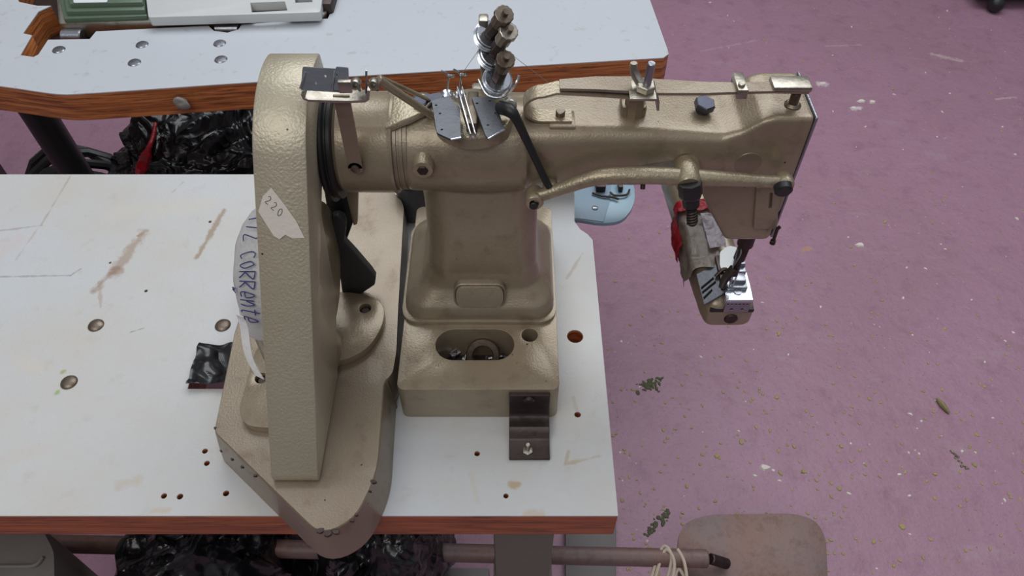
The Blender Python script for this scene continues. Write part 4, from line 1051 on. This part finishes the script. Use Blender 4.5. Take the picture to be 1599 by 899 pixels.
# ================================================================== pale blue work plate beyond the table corner
zb_ = .715
q = [PZ(x, y, zb_) for x, y in ((850, 343), (905, 343), (945, 348.5), (965, 346), (984, 330), (992, 308), (990, 285), (978, 262), (850, 262))]
bp = thing('work_plate', tuple(V(q[2].x, q[2].y+.03, zb_-.03)), 'pale blue rounded work plate beyond the right corner of the front table', 'work plate')
zb_ = .708
outb = roundpoly([tuple(PZ(x, y, zb_).xy) for x, y in ((860, 342), (905, 343), (942, 349), (972, 345), (990, 322), (992, 296), (980, 262), (860, 262))], [.001, .004, .02, .02, .02, .02, .01, .001])
bm = B(); prism(bm, outb, [], flat, zb_-.006, zb_, .0015); pl = obj('plate', bm, M_blue, bp)
qq = [tuple(PZ(x, y, zb_+.0012).xy) for x, y in ((862, 340), (905, 341), (942, 346), (953, 311), (955, 264), (862, 264))]
bm = B(); prism(bm, qq, [], flat, zb_, zb_+.0012); obj('slide_cover', bm, M_blue2, bp)
p = PZ(929, 325, zb_+.001); bm = B(); lathe(bm, V(p.x, p.y, zb_), V(0, 0, 1), [(0, .0045), (.002, .0045), (.003, .003)], 16); obj('finger_screw', bm, M_steel, bp)
bm = B(); tube(bm, [PZ(x, y, zb_+.004) for x, y in ((953, 300), (960, 305), (978, 304), (983, 296))], .0016, 8, 4); tube(bm, [PZ(x, y, zb_+.004) for x, y in ((925, 301), (940, 306), (958, 308), (966, 311))], .0016, 8, 4)
box(bm, PZ(965, 298, zb_).x, PZ(972, 298, zb_).x, PZ(968, 300, zb_).y, PZ(968, 288, zb_).y, zb_, zb_+.01, .001); box(bm, PZ(930, 300, zb_).x, PZ(945, 298, zb_).x, PZ(935, 301, zb_).y, PZ(935, 285, zb_).y, zb_, zb_+.012, .002); obj('presser_foot', bm, M_darksteel, bp)
bm = B(); box(bm, -.06, PZ(900, 330, zb_).x, .775, .80, zb_-.018, zb_-.006, .002); box(bm, -.06, -.03, .77, .81, zb_-.018, T-.047, .002); obj('support_bar', bm, M_darksteel, bp)

# ================================================================== debris on the floor
def blob(bm, p, r, col=None, sx=1, ang=0):
    n = 6; ring = []
    for k_ in range(n):
        a = 2*PI*k_/n; rr = r*random.uniform(.6, 1.2); x, y = rr*math.cos(a)*sx, rr*math.sin(a)
        ring.append(V(p.x+x*math.cos(ang)-y*math.sin(ang), p.y+x*math.sin(ang)+y*math.cos(ang), 0))
    h = r*.5
    top_ = [q_.lerp(V(p.x, p.y, 0), .25)+V(0, 0, h*random.uniform(.6, 1)) for q_ in ring]
    loft(bm, [ring, top_])
bm = B()
for i in range(1150):
    x = random.uniform(945, 1599); y = random.uniform(0, 899)
    dens = .25+.75*max(0, min(1, (y-350)/400))*(1-.6*max(0, (x-1350)/250))
    if random.random() > dens: continue
    blob(bm, PZ(x, y, 0), random.uniform(.0014, .0042)*(1.5 if random.random() < .1 else 1), None, random.uniform(1, 1.7), random.uniform(0, PI))
tag(obj('leaf_crumbs', bm, M_chip, origin=V(.5, 1, 0), smooth=0), 'tan leaf crumbs scattered over the purple floor', 'debris', None, 'stuff')
bm = B()
for i in range(90):
    blob(bm, PZ(random.uniform(960, 1590), random.uniform(0, 890), 0), random.uniform(.0015, .0038), None, random.uniform(1, 2), random.uniform(0, PI))
for x, y in ((1343, 382), (1195, 730), (1285, 131), (1332, 169), (1362, 159), (1345, 158)): blob(bm, PZ(x, y, 0), .009, None, 1.5, 0)
tag(obj('white_flecks', bm, M_whitechip, origin=V(.5, 1, 0), smooth=0), 'white flecks scattered over the purple floor', 'debris', None, 'stuff')
bm = B()
for i in range(46): blob(bm, PZ(random.gauss(1014, 10), random.gauss(600, 5), 0), random.uniform(.002, .005), None, 1.6, random.uniform(0, PI))
tag(obj('green_leaf_clump', bm, M_leaf, origin=PZ(1014, 600, 0), smooth=0), 'small clump of green leaf bits on the floor right of the table', 'debris', None, 'stuff')
bm = B()
for i in range(40):
    f = random.random(); blob(bm, PZ(1010+f*35+random.gauss(0, 3), 835-f*38+random.gauss(0, 3), 0), random.uniform(.002, .005), None, 1.3, random.uniform(0, PI))
tag(obj('leaf_trail', bm, M_leaf, origin=PZ(1025, 815, 0), smooth=0), 'trail of brown-green leaf bits beside the pedal plate', 'debris', None, 'stuff')
bm = B(); tube(bm, [PZ(1463, 622, .004), PZ(1472, 632, .006), PZ(1482, 644, .004)], [.003, .0065, .003], 7, 3)
tag(obj('dry_leaf', bm, M_stick, origin=PZ(1472, 632, 0)), 'pale dry curled leaf on the floor at the right', 'leaf')
bm = B()
for i in range(24):
    f = i/23; blob(bm, PZ(1485+f*24+random.gauss(0, 2), 703+f*28+random.gauss(0, 2), 0), random.uniform(.002, .004))
tag(obj('brown_crumb_trail', bm, M_rusty, origin=PZ(1500, 718, 0), smooth=0), 'short line of dark brown crumbs at the lower right of the floor', 'debris', None, 'stuff')
